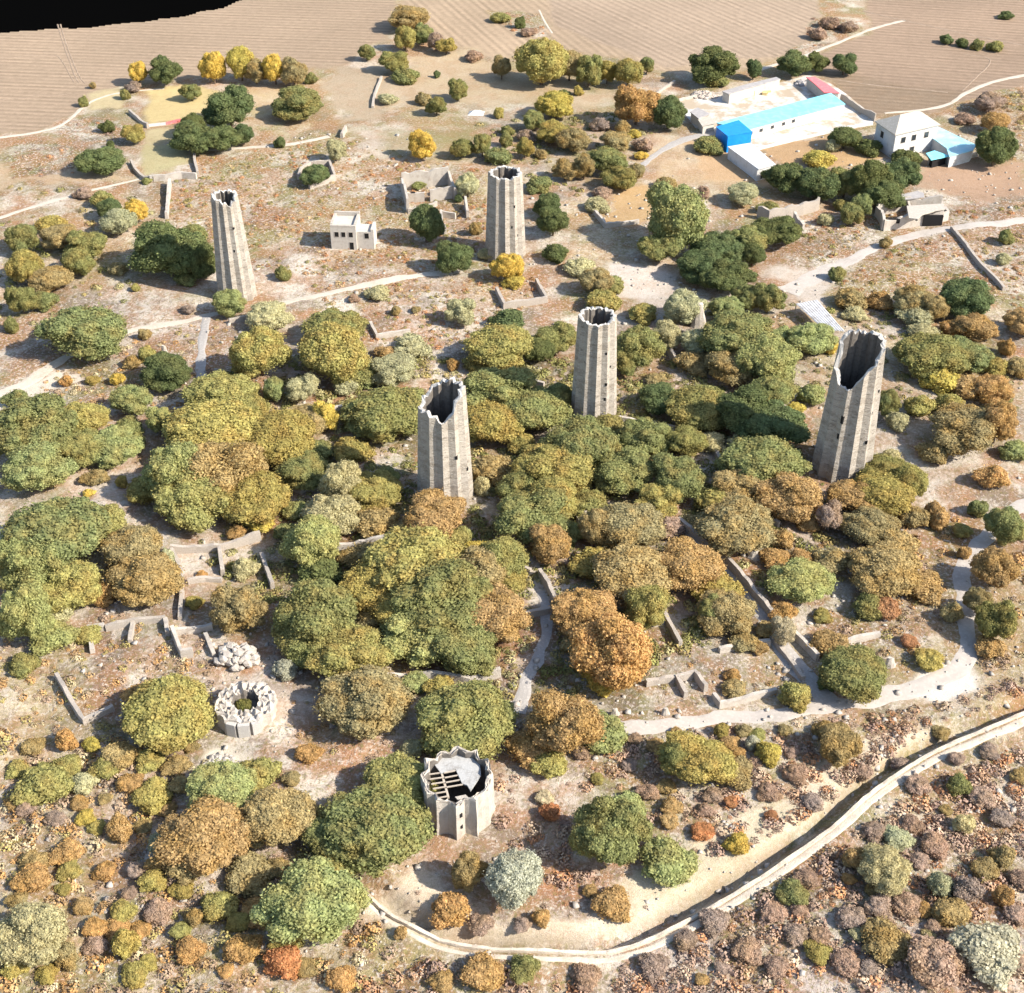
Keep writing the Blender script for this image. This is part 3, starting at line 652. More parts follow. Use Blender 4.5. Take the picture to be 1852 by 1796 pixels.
# ---------------------------------------------------------------- buildings
def frame_xy(a, b):
    d = (b - a); d.z = 0; L = d.length; d.normalize(); return d, Vector((-d.y, d.x, 0)), L
class Block:
    """rectangular block standing on the ground: front edge from photo points a to b, going back 'dep' metres"""
    def __init__(s, a, b, dep, h, sink=.5):
        s.a = P(*a); s.b = P(*b); s.d, s.n, s.L = frame_xy(s.a, s.b); s.dep = dep; s.h = h
        s.z = min(s.a.z, s.b.z); s.o = Vector((s.a.x, s.a.y, s.z)); s.rz = math.atan2(s.d.y, s.d.x)
def local_box(mb, x0, y0, z0, x1, y1, z1): mb.box(x0, y0, z0, x1, y1, z1)
def opening(root, x, z, wd, ht, side='front', L=0, dep=0, y=0, glazed=False, name='window'):
    """a window on a wall face"""
    mb = MB(); g = MB(); e = .06
    if side == 'front':
        for (x0, z0, x1, z1) in ((x - wd/2 - e, z - e, x - wd/2, z + ht + e), (x + wd/2, z - e, x + wd/2 + e, z + ht + e), (x - wd/2, z - e, x + wd/2, z), (x - wd/2, z + ht, x + wd/2, z + ht + e)):
            mb.box(x0, y - .05, z0, x1, y + .02, z1)
        g.box(x - wd/2, y - .015, z, x + wd/2, y + .01, z + ht)
    else:
        for (y0, z0, y1, z1) in ((x - wd/2 - e, z - e, x - wd/2, z + ht + e), (x + wd/2, z - e, x + wd/2 + e, z + ht + e), (x - wd/2, z - e, x + wd/2, z), (x - wd/2, z + ht, x + wd/2, z + ht + e)):
            mb.box(-.05, y0, z0, .02, y1, z1)
        g.box(-.015, x - wd/2, z, .01, x + wd/2, z + ht)
    fr = mb.build(name, M['pale_stone'] if not glazed else M['wood'], root); g.build('pane' if glazed else 'dark_opening', M['glass'] if glazed else M['dark'], fr)
    return fr
# small pale two-storey ruin in the herb field
bl = Block((600, 450), (646, 452), 6.2, 5.4)
hs = empty('stone_house', bl.o, 'small pale two-storey stone house with three square window holes, alone in the herb field', 'house', rz=bl.rz)
L_ = bl.L; mb = MB(); mb.box(0, 0, -1, L_, bl.dep, 5.0); mb.build('wall', M['plaster'], hs)
mb = MB(); mb.box(.0, .002, 5.003, L_, .5, 5.5); mb.box(0, bl.dep - .5, 5.003, L_, bl.dep - .002, 5.9); mb.box(0.002, .503, 5.003, .5, bl.dep - .503, 5.7); mb.box(L_ - .5, .503, 5.003, L_ - .002, bl.dep - .503, 5.6); mb.build('parapet', M['pale_stone'], hs)
mb = MB(); mb.box(L_ + .01, .6, -1, L_ + 3.6, 4.4, 3.9); mb.box(L_ + 3.0, .6, 3.903, L_ + 3.6, 4.4, 4.5); mb.build('annexe', M['plaster'], hs)
for x in (.24, .5, .79): opening(hs, L_ * x, 2.9, .85, 1.1, L=L_)
opening(hs, L_ * .8, .0, .85, 1.7, name='door'); opening(hs, L_ + 2.1, 2.4, .9, 1.2, y=.6)
LAND.append(('the small pale house', 632, 420, 40, 30))
# roofless house with inner wall and windows
rh = empty('roofless_house', P(775, 352), 'roofless pale stone house with tall back wall and bushes inside, near the farthest tower', 'ruin'); o_ = rh.location
for i, (px, h, th) in enumerate([([(727,342),(812,333)], 3.8, .6), ([(727,342),(733,362),(738,386)], 3.4, .6), ([(735,366),(768,364)], 3.0, .6), ([(778,364),(818,358)], 2.7, .6), ([(812,333),(818,346),(824,362)], 3.4, .6), ([(738,386),(760,384),(790,372)], 1.2, .6)]):
    wall(px, h, None, th, 40 + i, 'wall', 'pale_stone', parent=rh, origin=o_)
wp = P(748, 364.5); mb = MB(); mb.box(wp.x - o_.x - .45, wp.y - o_.y - .42, 1.3 + wp.z - o_.z, wp.x - o_.x + .45, wp.y - o_.y + .2, 2.3 + wp.z - o_.z); mb.build('window', M['dark'], rh)
LAND.append(('the roofless pale house', 775, 350, 45, 35))
r2 = empty('ruined_outbuilding', P(820, 405), 'low broken outbuilding walls between the dark tree and the farthest tower', 'ruin')
for i, (px, h) in enumerate([([(798,392),(824,396)], 2.0), ([(798,392),(800,415),(806,424)], 2.2), ([(842,372),(846,395)], 2.2)]): wall(px, h, None, .6, 60 + i, 'wall', 'pale_stone', parent=r2, origin=r2.location)
# roofless farmhouse with a surviving pale roof strip
fh = empty('ruined_farmhouse', P(1640, 400), 'half-collapsed farmhouse with a pale surviving roof strip and dark arched opening', 'ruin'); o_ = fh.location
for i, (px, h, th) in enumerate([([(1596,417),(1660,408),(1702,402)], 3.2, .7), ([(1596,417),(1592,400),(1584,390)], 3.2, .7), ([(1584,390),(1640,378),(1700,378)], 3.0, .7), ([(1702,402),(1712,398),(1706,388)], 2.0, .7), ([(1640,380),(1652,406)], 2.8, .6)]):
    wall(px, h, None, th, 50 + i, 'wall', 'pale_stone', parent=fh, origin=o_)
slab_px('roof', [(1640,372),(1706,368),(1710,378),(1690,381),(1668,388),(1660,396),(1644,394)], 3.3, .22, M['roof_pale'], fh, o_)
for (x, y) in ((1614, 412), (1647, 407)):
    wp = P(x, y + 2); mb = MB(); mb.box(wp.x - o_.x - 1.2, wp.y - o_.y - .40, 1.5 + wp.z - o_.z, wp.x - o_.x + 1.2, wp.y - o_.y + .1, 2.5 + wp.z - o_.z, 0); mb.build('window', M['dark'], fh)
wp = P(1686, 408); mb = MB(); mb.box(wp.x - o_.x - 2.2, wp.y - o_.y - .25, 0, wp.x - o_.x + 2.0, wp.y - o_.y + .3, 2.5); mb.build('doorway', M['dark'], fh)  # solid black box painted as the unlit opening
r5 = empty('open_shed', P(1650, 372), 'small dark open-fronted shed behind the half-collapsed farmhouse', 'shed'); o_ = r5.location
slab_px('roof', [(1629,352),(1660,345),(1671,349),(1672,356),(1632,361)], 2.6, .2, M['roof_grey'], r5, o_)
mb = MB(); 
for px in ((1632, 378), (1672, 373), (1652, 375)):
    q = P(*px); mb = MB(); mb.box(q.x - o_.x - .2, q.y - o_.y - .2, -.5, q.x - o_.x + .2, q.y - o_.y + .2, 2.6); mb.build('post', M['wood'], r5)
LAND.append(('the half-collapsed farmhouse', 1645, 395, 65, 30))
# lone leaning masonry fragment
def fragment(px, py, h, w_, label, s):
    rn = random.Random(s); c = P(px, py); v = []; f = []; K = 9
    for l in range(6):
        for k in range(K):
            a = 2 * math.pi * k / K; r = w_ * (1 - .6 * l / 5) * rn.uniform(.8, 1.1); v.append((r * math.cos(a), .55 * r * math.sin(a), -.5 + (h + .5) * l / 5 * rn.uniform(.94, 1.03)))
    for l in range(5):
        for k in range(K): a = l * K + k; b = l * K + (k + 1) % K; f.append((a, b, b + K, a + K))
    f.append(tuple(range(5 * K, 6 * K)))
    return tag(mesh_obj('masonry_fragment', v, f, M['pale_stone'], None, c), label, 'ruin')
fragment(1262, 590, 5.0, 1.7, 'tall pointed pale masonry fragment leaning against a sage bush right of the middle tower', 1)
fragment(1608, 1205, 1.6, 1.1, 'small white rock block right of the round green tree at the path corner', 2)
fragment(1203, 1292, 1.2, .8, 'small white stone block beside the main path below the small pen', 3)
fragment(1112, 1293, 1.2, .8, 'small white stone block at the left end of the main path', 4)
fragment(298, 640, 1.8, .9, 'pointed white stone above the dark green bush left of the short path', 5)
fragment(1365, 1008, 1.2, 1.7, 'flat grey rubble pile between orange bushes near the long diagonal wall', 6)
# sheet-metal roof behind the gashed tower
ms = empty('metal_canopy', P(1485, 592), 'white corrugated sheet canopy just left of the top of the gashed rightmost tower', 'canopy'); o_ = ms.location
pl = [flat(*p, o_.z + 2.4) for p in ((1440,550),(1478,543),(1505,560),(1528,600),(1492,598),(1460,585))]
v = []; f = []; U = 16
A0, A1, B1, B0 = [np.array(pl[i]) for i in (0, 1, 3, 4)]
for i in range(U + 1):
    s = i / U
    for j, (p, q) in enumerate(((A0, A1), (B0, B1))):
        r = p * (1 - s) + q * s; bow = (np.array((-1.0, -.6)) * math.sin(math.pi * .5) * 0)
        v.append((r[0] - o_.x, r[1] - o_.y, 2.4 + .16 * (i % 2)))
for i in range(U): f.append((2 * i, 2 * i + 2, 2 * i + 3, 2 * i + 1))
pn = mesh_obj('roof', v, f, M['metal_sheet'], ms); so = pn.modifiers.new('s', 'SOLIDIFY'); so.thickness = .05
mb = MB()
for p in (A0, A1, B1, B0):
    mb = MB(); mb.box(p[0] - o_.x - .08, p[1] - o_.y - .08, -1, p[0] - o_.x + .08, p[1] - o_.y + .08, 2.36); mb.build('post', M['wood'], ms)
LAND.append(('the white sheet canopy', 1485, 572, 45, 28))

# ---------------------------------------------------------------- farmyard compound
def roofpts(pts, z): return [Vector((*flat(x, y, z), z)) for x, y in pts]
yard = [(1220,183),(1250,176),(1300,170),(1410,150),(1462,136),(1500,150),(1530,170),(1584,214),(1574,224),(1366,270),(1312,266),(1290,236),(1258,232)]
yw = [P(*p) for p in yard]; zc = .09; mb = MB(); pts = [(p.x, p.y) for p in yw]
area = sum(pts[i][0] * pts[(i + 1) % len(pts)][1] - pts[(i + 1) % len(pts)][0] * pts[i][1] for i in range(len(pts)))
if area < 0: pts.reverse()
mb.prism(pts, -.4, zc); tag(mb.build('courtyard', M['concrete']), kind='structure')
def prism_building(name, label, cat, pts_px, zroof, wallm, roofm, over=.25, th=.18, group=None):
    rp = roofpts(pts_px, zroof); cen = sum(rp, Vector()) / len(rp); base = Vector((cen.x, cen.y, g1(cen.x, cen.y)))
    if sum(rp[i].x * rp[(i + 1) % len(rp)].y - rp[(i + 1) % len(rp)].x * rp[i].y for i in range(len(rp))) < 0: rp.reverse()
    t = empty(name, base, label, cat, group)
    loc = [(p.x - base.x, p.y - base.y) for p in rp]; inn = [(x - math.copysign(min(over, abs(x)), x), y - math.copysign(min(over, abs(y)), y)) for x, y in loc]
    mb = MB(); mb.prism(inn, -.6, zroof - base.z - th - .003); mb.build('wall', wallm, t)
    mb = MB(); mb.prism(loc, zroof - base.z - th, zroof - base.z); mb.build('roof', roofm, t)
    return t, base, loc, inn
def edge_windows(t, inn, i, xs, z, wd, ht, glazed=True, name='window'):
    a, b = inn[i], inn[(i + 1) % len(inn)]; dx, dy = b[0] - a[0], b[1] - a[1]; L = math.hypot(dx, dy); rz = math.atan2(dy, dx)
    for s in xs:
        mb = MB(); o = (a[0] + dx * s, a[1] + dy * s); e = .07
        for (x0, z0, x1, z1) in ((-wd/2 - e, -e, -wd/2, ht + e), (wd/2, -e, wd/2 + e, ht + e), (-wd/2, -e, wd/2, 0), (-wd/2, ht, wd/2, ht + e)): mb.box(x0, -.06, z + z0, x1, .03, z + z1, rz, o)
        fr = mb.build(name, M['wood'], t); g = MB(); g.box(-wd/2, -.02, z, wd/2, .02, z + ht, rz, o); g.build('pane', M['glass'], fr)
# long cyan-roofed shed
t, base, loc, inn = prism_building('long_shed', 'long low white farm shed with a bright cyan roof in the concrete yard', 'shed', [(1296,222),(1400,195),(1503,168),(1529,188),(1450,207),(1345,236)], 3.0, M['white_plaster'], M['cyan_roof'])
fi = max(range(len(inn)), key=lambda i: -(inn[i][1] + inn[(i + 1) % len(inn)][1]))
order = sorted(range(len(inn)), key=lambda i: inn[i][1] + inn[(i + 1) % len(inn)][1])[:2]
for i in order: edge_windows(t, inn, i, (.12, .3, .5, .7, .88), 1.3, 1.0, .8)
# blue block
t, base, loc, inn = prism_building('blue_shed', 'bright blue metal-clad block at the near end of the cyan-roofed shed', 'shed', [(1295,229),(1336,217),(1361,238),(1316,246)], 4.2, M['blue_panel'], M['blue_panel'], .1)
# white narrow shed
t, base, loc, inn = prism_building('white_shed', 'narrow white flat-roofed shed below the blue block', 'shed', [(1316,265),(1358,258),(1403,297),(1372,306)], 2.9, M['white_plaster'], M['white_plaster'], .2)
order = sorted(range(4), key=lambda i: inn[i][1] + inn[(i + 1) % 4][1]); edge_windows(t, inn, order[0], (.3,), .2, .8, 1.7, name='door')
t, base, loc, inn = prism_building('grey_shed', 'long weathered grey-roofed shed along the back of the farmyard', 'shed', [(1306,165),(1350,152),(1404,139),(1412,143),(1360,157),(1318,170)], 2.8, M['plaster'], M['roof_grey'])
t, base, loc, inn = prism_building('red_shed', 'narrow shed with a red and pale roof at the far right corner of the farmyard', 'shed', [(1458,139),(1474,139),(1498,153),(1519,168),(1490,167),(1474,152)], 2.8, M['plaster'], M['red_roof'])
t, base, loc, inn = prism_building('corrugated_shed', 'small shed with striped corrugated roof at the left end of the farmyard', 'shed', [(1248,202),(1262,194),(1284,206),(1263,214)], 2.6, M['plaster'], M['roof_grey'])
t, base, loc, inn = prism_building('low_shed', 'low pale-walled shed between the corrugated shed and the blue block', 'shed', [(1262,216),(1282,207),(1294,222),(1270,228)], 2.2, M['plaster'], M['roof_pale'])
# yard walls
wall([(1520,182),(1550,200),(1582,220)], 2.0, 'dark-capped boundary wall along the right side of the concrete yard', .4, 90, 'yard_wall', 'stone', None)
wall([(1368,272),(1450,252),(1530,234),(1578,226)], .9, 'low white front wall of the concrete yard facing the brown garden', .3, 91, 'yard_wall', 'white_plaster', None)
wall([(1220,186),(1260,176),(1306,172)], .9, 'low pale back wall at the left end of the concrete yard', .3, 92, 'yard_wall', 'pale_stone', None)
mb = MB()
ys = empty('straw_stack', P(1350, 172), 'pale yellow straw stack in front of the grey-roofed yard shed', 'straw stack')
for i in range(14):
    rn = random.Random(i); x = rn.uniform(-3.5, 6); mb.box(x, rn.uniform(-1.0, .8), -.1, x + 1.2, rn.uniform(.9, 1.6), rn.uniform(.5, 1.6), rn.uniform(-.2, .2))
mb.build('bale', mat('straw', (.62, .47, .22), .95, [(3, (.45, .33, .15), .5, .8)]), ys)
# white two-storey house with a hipped roof
Zh = 6.3
e = roofpts([(1582,219),(1619,244),(1701,225),(1666,202)], Zh); cen = sum(e, Vector()) / 4; base = Vector((cen.x, cen.y, g1(cen.x, cen.y)))
hse = empty('white_house', base, 'white two-storey house with a pale hipped roof right of the farmyard', 'house')
q = [(p.x - base.x, p.y - base.y) for p in e]
inn = [(x * .93, y * .93) for x, y in q]; mb = MB(); mb.prism(inn, -.6, Zh - .25 - base.z); mb.build('wall', M['white_plaster'], hse)
ridge = [Vector((*flat(1625, 212, Zh + 2.6), 0)) - base, Vector((*flat(1664, 203, Zh + 2.6), 0)) - base]
ridge = [Vector(((q[0][0] + q[1][0]) / 2 * .45 + (q[2][0] + q[3][0]) / 2 * .55 * 0, 0, 0)) if 0 else r for r in ridge]
mid_l = (Vector((*q[0], 0)) + Vector((*q[1], 0))) / 2; mid_r = (Vector((*q[2], 0)) + Vector((*q[3], 0))) / 2
r0 = mid_l.lerp(mid_r, .30); r1 = mid_l.lerp(mid_r, .68)
zt = Zh - base.z; v = [(*p, zt - .22) for p in q] + [(*p, zt) for p in q] + [(r0.x, r0.y, zt + 2.6), (r1.x, r1.y, zt + 2.6)]
mesh_obj('roof', v, [(3, 2, 1, 0), (0, 1, 5, 4), (1, 2, 6, 5), (2, 3, 7, 6), (3, 0, 4, 7), (4, 5, 8), (5, 6, 9, 8), (6, 7, 9), (7, 4, 8, 9)], M['roof_pale'], hse)
edge_windows(hse, inn, 1, (.2, .45, .75), 3.6, 1.3, 1.4); edge_windows(hse, inn, 1, (.2, .45), .6, 1.3, 1.4); edge_windows(hse, inn, 0, (.35,), 3.3, 1.2, 1.5)
# annexe with the pale cyan roof
t, base, loc, inn = prism_building('annexe', 'low annexe with a pale cyan roof and open porch beside the white house', 'house', [(1668,240),(1697,229),(1766,262),(1760,272),(1717,283),(1712,268),(1690,252)], 3.0, M['white_plaster'], M['pale_cyan_roof'], .3)
t, base, loc, inn = prism_building('porch', 'little bright cyan porch roof in front of the annexe', 'canopy', [(1675,277),(1690,272),(1718,282),(1684,289)], 2.4, M['dark'], M['cyan_roof'], .6)  # black walls put the shade under the open porch into colour
wall([(1678,298),(1712,294),(1745,287),(1768,283)], 1.3, 'pale garden wall in front of the cyan-roofed annexe', .4, 93, 'garden_wall', 'pale_stone', None)
wall([(1770,285),(1790,290),(1808,288)], 1.0, 'low rounded rubble wall right of the cyan-roofed annexe', .6, 94, 'garden_wall', 'rubble', None)
# red and white banner by the yellow lawn
t = tag(wall([(266,230),(300,226),(328,220)], .9, 'thin red and white banner fence beside the dark green trees', .12, 95, 'banner', 'white_plaster', None), cat='banner')
t.data.materials.append(M['red_roof'])
for p in t.data.polygons:
    if p.center.x > (t.data.vertices[-1].co.x) * .58: p.material_index = 1
mb = MB(); tent = P(860, 205); mb.box(-1.6, -1, -.2, 1.6, 1, .9); 
tag(mesh_obj('white_tarp', [(-2, -1.4, 0), (2, -1.6, 0), (2.3, 1.2, 0), (-1.6, 1.5, 0), (-.4, -.4, .9), (.9, .1, .8), (0, .8, .6)], [(0, 1, 5, 4), (1, 2, 5), (2, 6, 5), (2, 3, 6), (3, 4, 6), (3, 0, 4), (4, 5, 6)], M['white_plaster'], None, tent), 'crumpled white tarp in the tan field behind the farthest tower', 'tarp')
LAND += [('the bright blue block', 1328, 240, 35, 25), ('the farmyard', 1400, 195, 130, 45), ('the white hip-roofed house', 1640, 235, 60, 35), ('the narrow white shed', 1360, 285, 45, 30), ('the cyan-roofed annexe', 1720, 260, 50, 30),
   ('the top edge', 926, 15, 900, 5), ('the left edge', 15, 900, 5, 900), ('the right edge', 1837, 900, 5, 900), ('the bottom edge', 926, 1780, 900, 5)]
# ---------------------------------------------------------------- foliage
def ico(sub):
    bm = bmesh.new(); bmesh.ops.create_icosphere(bm, subdivisions=sub, radius=1); v = np.array([q.co[:] for q in bm.verts]); f = np.array([[a.index for a in p.verts] for p in bm.faces]); bm.free(); return v, f
ICO = ico(2)
def leaf_quads(c, nrm, size, rn):
    """square leaf clumps at c facing nrm"""
    n = len(c); a = rn.randn(n, 3); t = np.cross(nrm, a); t /= np.linalg.norm(t, axis=1)[:, None] + 1e-9; b = np.cross(nrm, t); s = size[:, None]
    V = np.stack([c - t * s - b * s * .7, c + t * s * .8 - b * s, c + t * s + b * s * .8, c - t * s * .7 + b * s], 1).reshape(-1, 3)
    return V, np.arange(4 * n).reshape(n, 4)
def crown_mesh(name, seed, nb, nleaf, leaf, core=.72, spread=.62, bmin=.22, bmax=.42, sm=55):
    rn = np.random.RandomState(seed); cs = [np.zeros(3)]; rs_ = [core]
    for i in range(nb):
        while 1:
            d = rn.randn(3); d /= np.linalg.norm(d)
            if d[2] > -.55 and all(np.linalg.norm(d * spread - q) > .22 for q in cs[1:]) or rn.rand() < .02: break
        cs.append(d * spread * rn.uniform(.85, 1.12)); rs_.append(rn.uniform(bmin, bmax))
    big = list(zip(cs[1:], rs_[1:]))
    for i in range(sm):
        q, r = big[rn.randint(len(big))]
        while 1:
            d = rn.randn(3); d /= np.linalg.norm(d); e = q + d * r * .88
            if np.linalg.norm(e) > spread * 1.05 and e[2] > -.5 or rn.rand() < .02: break
        cs.append(e); rs_.append(rn.uniform(.09, .17) * (1.25 if sm < 30 else 1))
    cs = np.array(cs); rs_ = np.array(rs_); wgt = rs_ ** 2; wgt /= wgt.sum()
    k = rn.choice(len(rs_), nleaf * 3, p=wgt); d = rn.randn(nleaf * 3, 3); d /= np.linalg.norm(d, axis=1)[:, None]
    rr = rs_[k] * (rn.uniform(.86, 1.06, nleaf * 3) + (rn.rand(nleaf * 3) < .13) * rn.uniform(.04, .34, nleaf * 3))
    p = cs[k] + d * rr[:, None]; ok = p[:, 2] > -.75
    for c, r in zip(cs, rs_): ok &= (np.linalg.norm(p - c, axis=1) > r * .84)
    p = p[ok][:nleaf]; d = d[ok][:nleaf]; nrm = d + .55 * rn.randn(*d.shape); nrm /= np.linalg.norm(nrm, axis=1)[:, None]
    V, Q = leaf_quads(p, nrm, leaf * rn.uniform(.55, 1.35, len(p)), rn)
    T = []; vo = len(V); Vs = [V]
    for c, r in zip(cs, rs_):
        v = ICO[0] * r * .84 * (1 + .06 * rn.randn(len(ICO[0]), 1)) + c; Vs.append(v); T.append(ICO[1] + vo); vo += len(v)
    V = np.vstack(Vs); T = np.vstack(T)
    me = bpy.data.meshes.new(name); nv = len(V); me.vertices.add(nv); me.vertices.foreach_set('co', V.astype(np.float32).ravel())
    loops = np.concatenate([Q.ravel(), T.ravel()]).astype(np.int32); me.loops.add(len(loops)); me.loops.foreach_set('vertex_index', loops)
    ls = np.concatenate([np.arange(0, Q.size, 4), Q.size + np.arange(0, T.size, 3)]).astype(np.int32); lt = np.concatenate([np.full(len(Q), 4), np.full(len(T), 3)]).astype(np.int32)
    me.polygons.add(len(ls)); me.polygons.foreach_set('loop_start', ls); me.polygons.foreach_set('loop_total', lt)
    me.update(calc_edges=True); me.materials.append(M['foliage']); return me
CR_T = [crown_mesh('crown', 100 + i, 15 + 3 * (i % 4), 15000, .0215, .62, .62, .24, .40) for i in range(9)]
CR_B = [crown_mesh('foliage', 200 + i, 8 + 2 * (i % 3), 4600, .036, .64, .5, .27, .42, 22) for i in range(6)]
def trunk_mesh(seed):
    rn = random.Random(seed); v = []; f = []
    def tube(pts, rr, K=7):
        b = len(v)
        for i, p in enumerate(pts):
            for k in range(K): a = 2 * math.pi * k / K; v.append((p[0] + rr[i] * math.cos(a), p[1] + rr[i] * math.sin(a), p[2]))
        for i in range(len(pts) - 1):
            for k in range(K): a = b + i * K + k; c = b + i * K + (k + 1) % K; f.append((a, c, c + K, a + K))
    tube([(0, 0, -.12), (.01, .01, .1), (.03, -.01, .4), (.02, .03, .8)], [.11, .075, .06, .035])
    for i in range(5):
        a = i * 1.3 + rn.random(); h0 = rn.uniform(.3, .55); d = rn.uniform(.35, .55); tube([(.02, 0, h0), (d * .5 * math.cos(a), d * .5 * math.sin(a), h0 + .22), (d * math.cos(a), d * math.sin(a), h0 + .45)], [.035, .025, .012], 5)
    me = bpy.data.meshes.new('trunk'); me.from_pydata(v, [], f); me.materials.append(M['bark']); return me
TRK = [trunk_mesh(i) for i in range(3)]
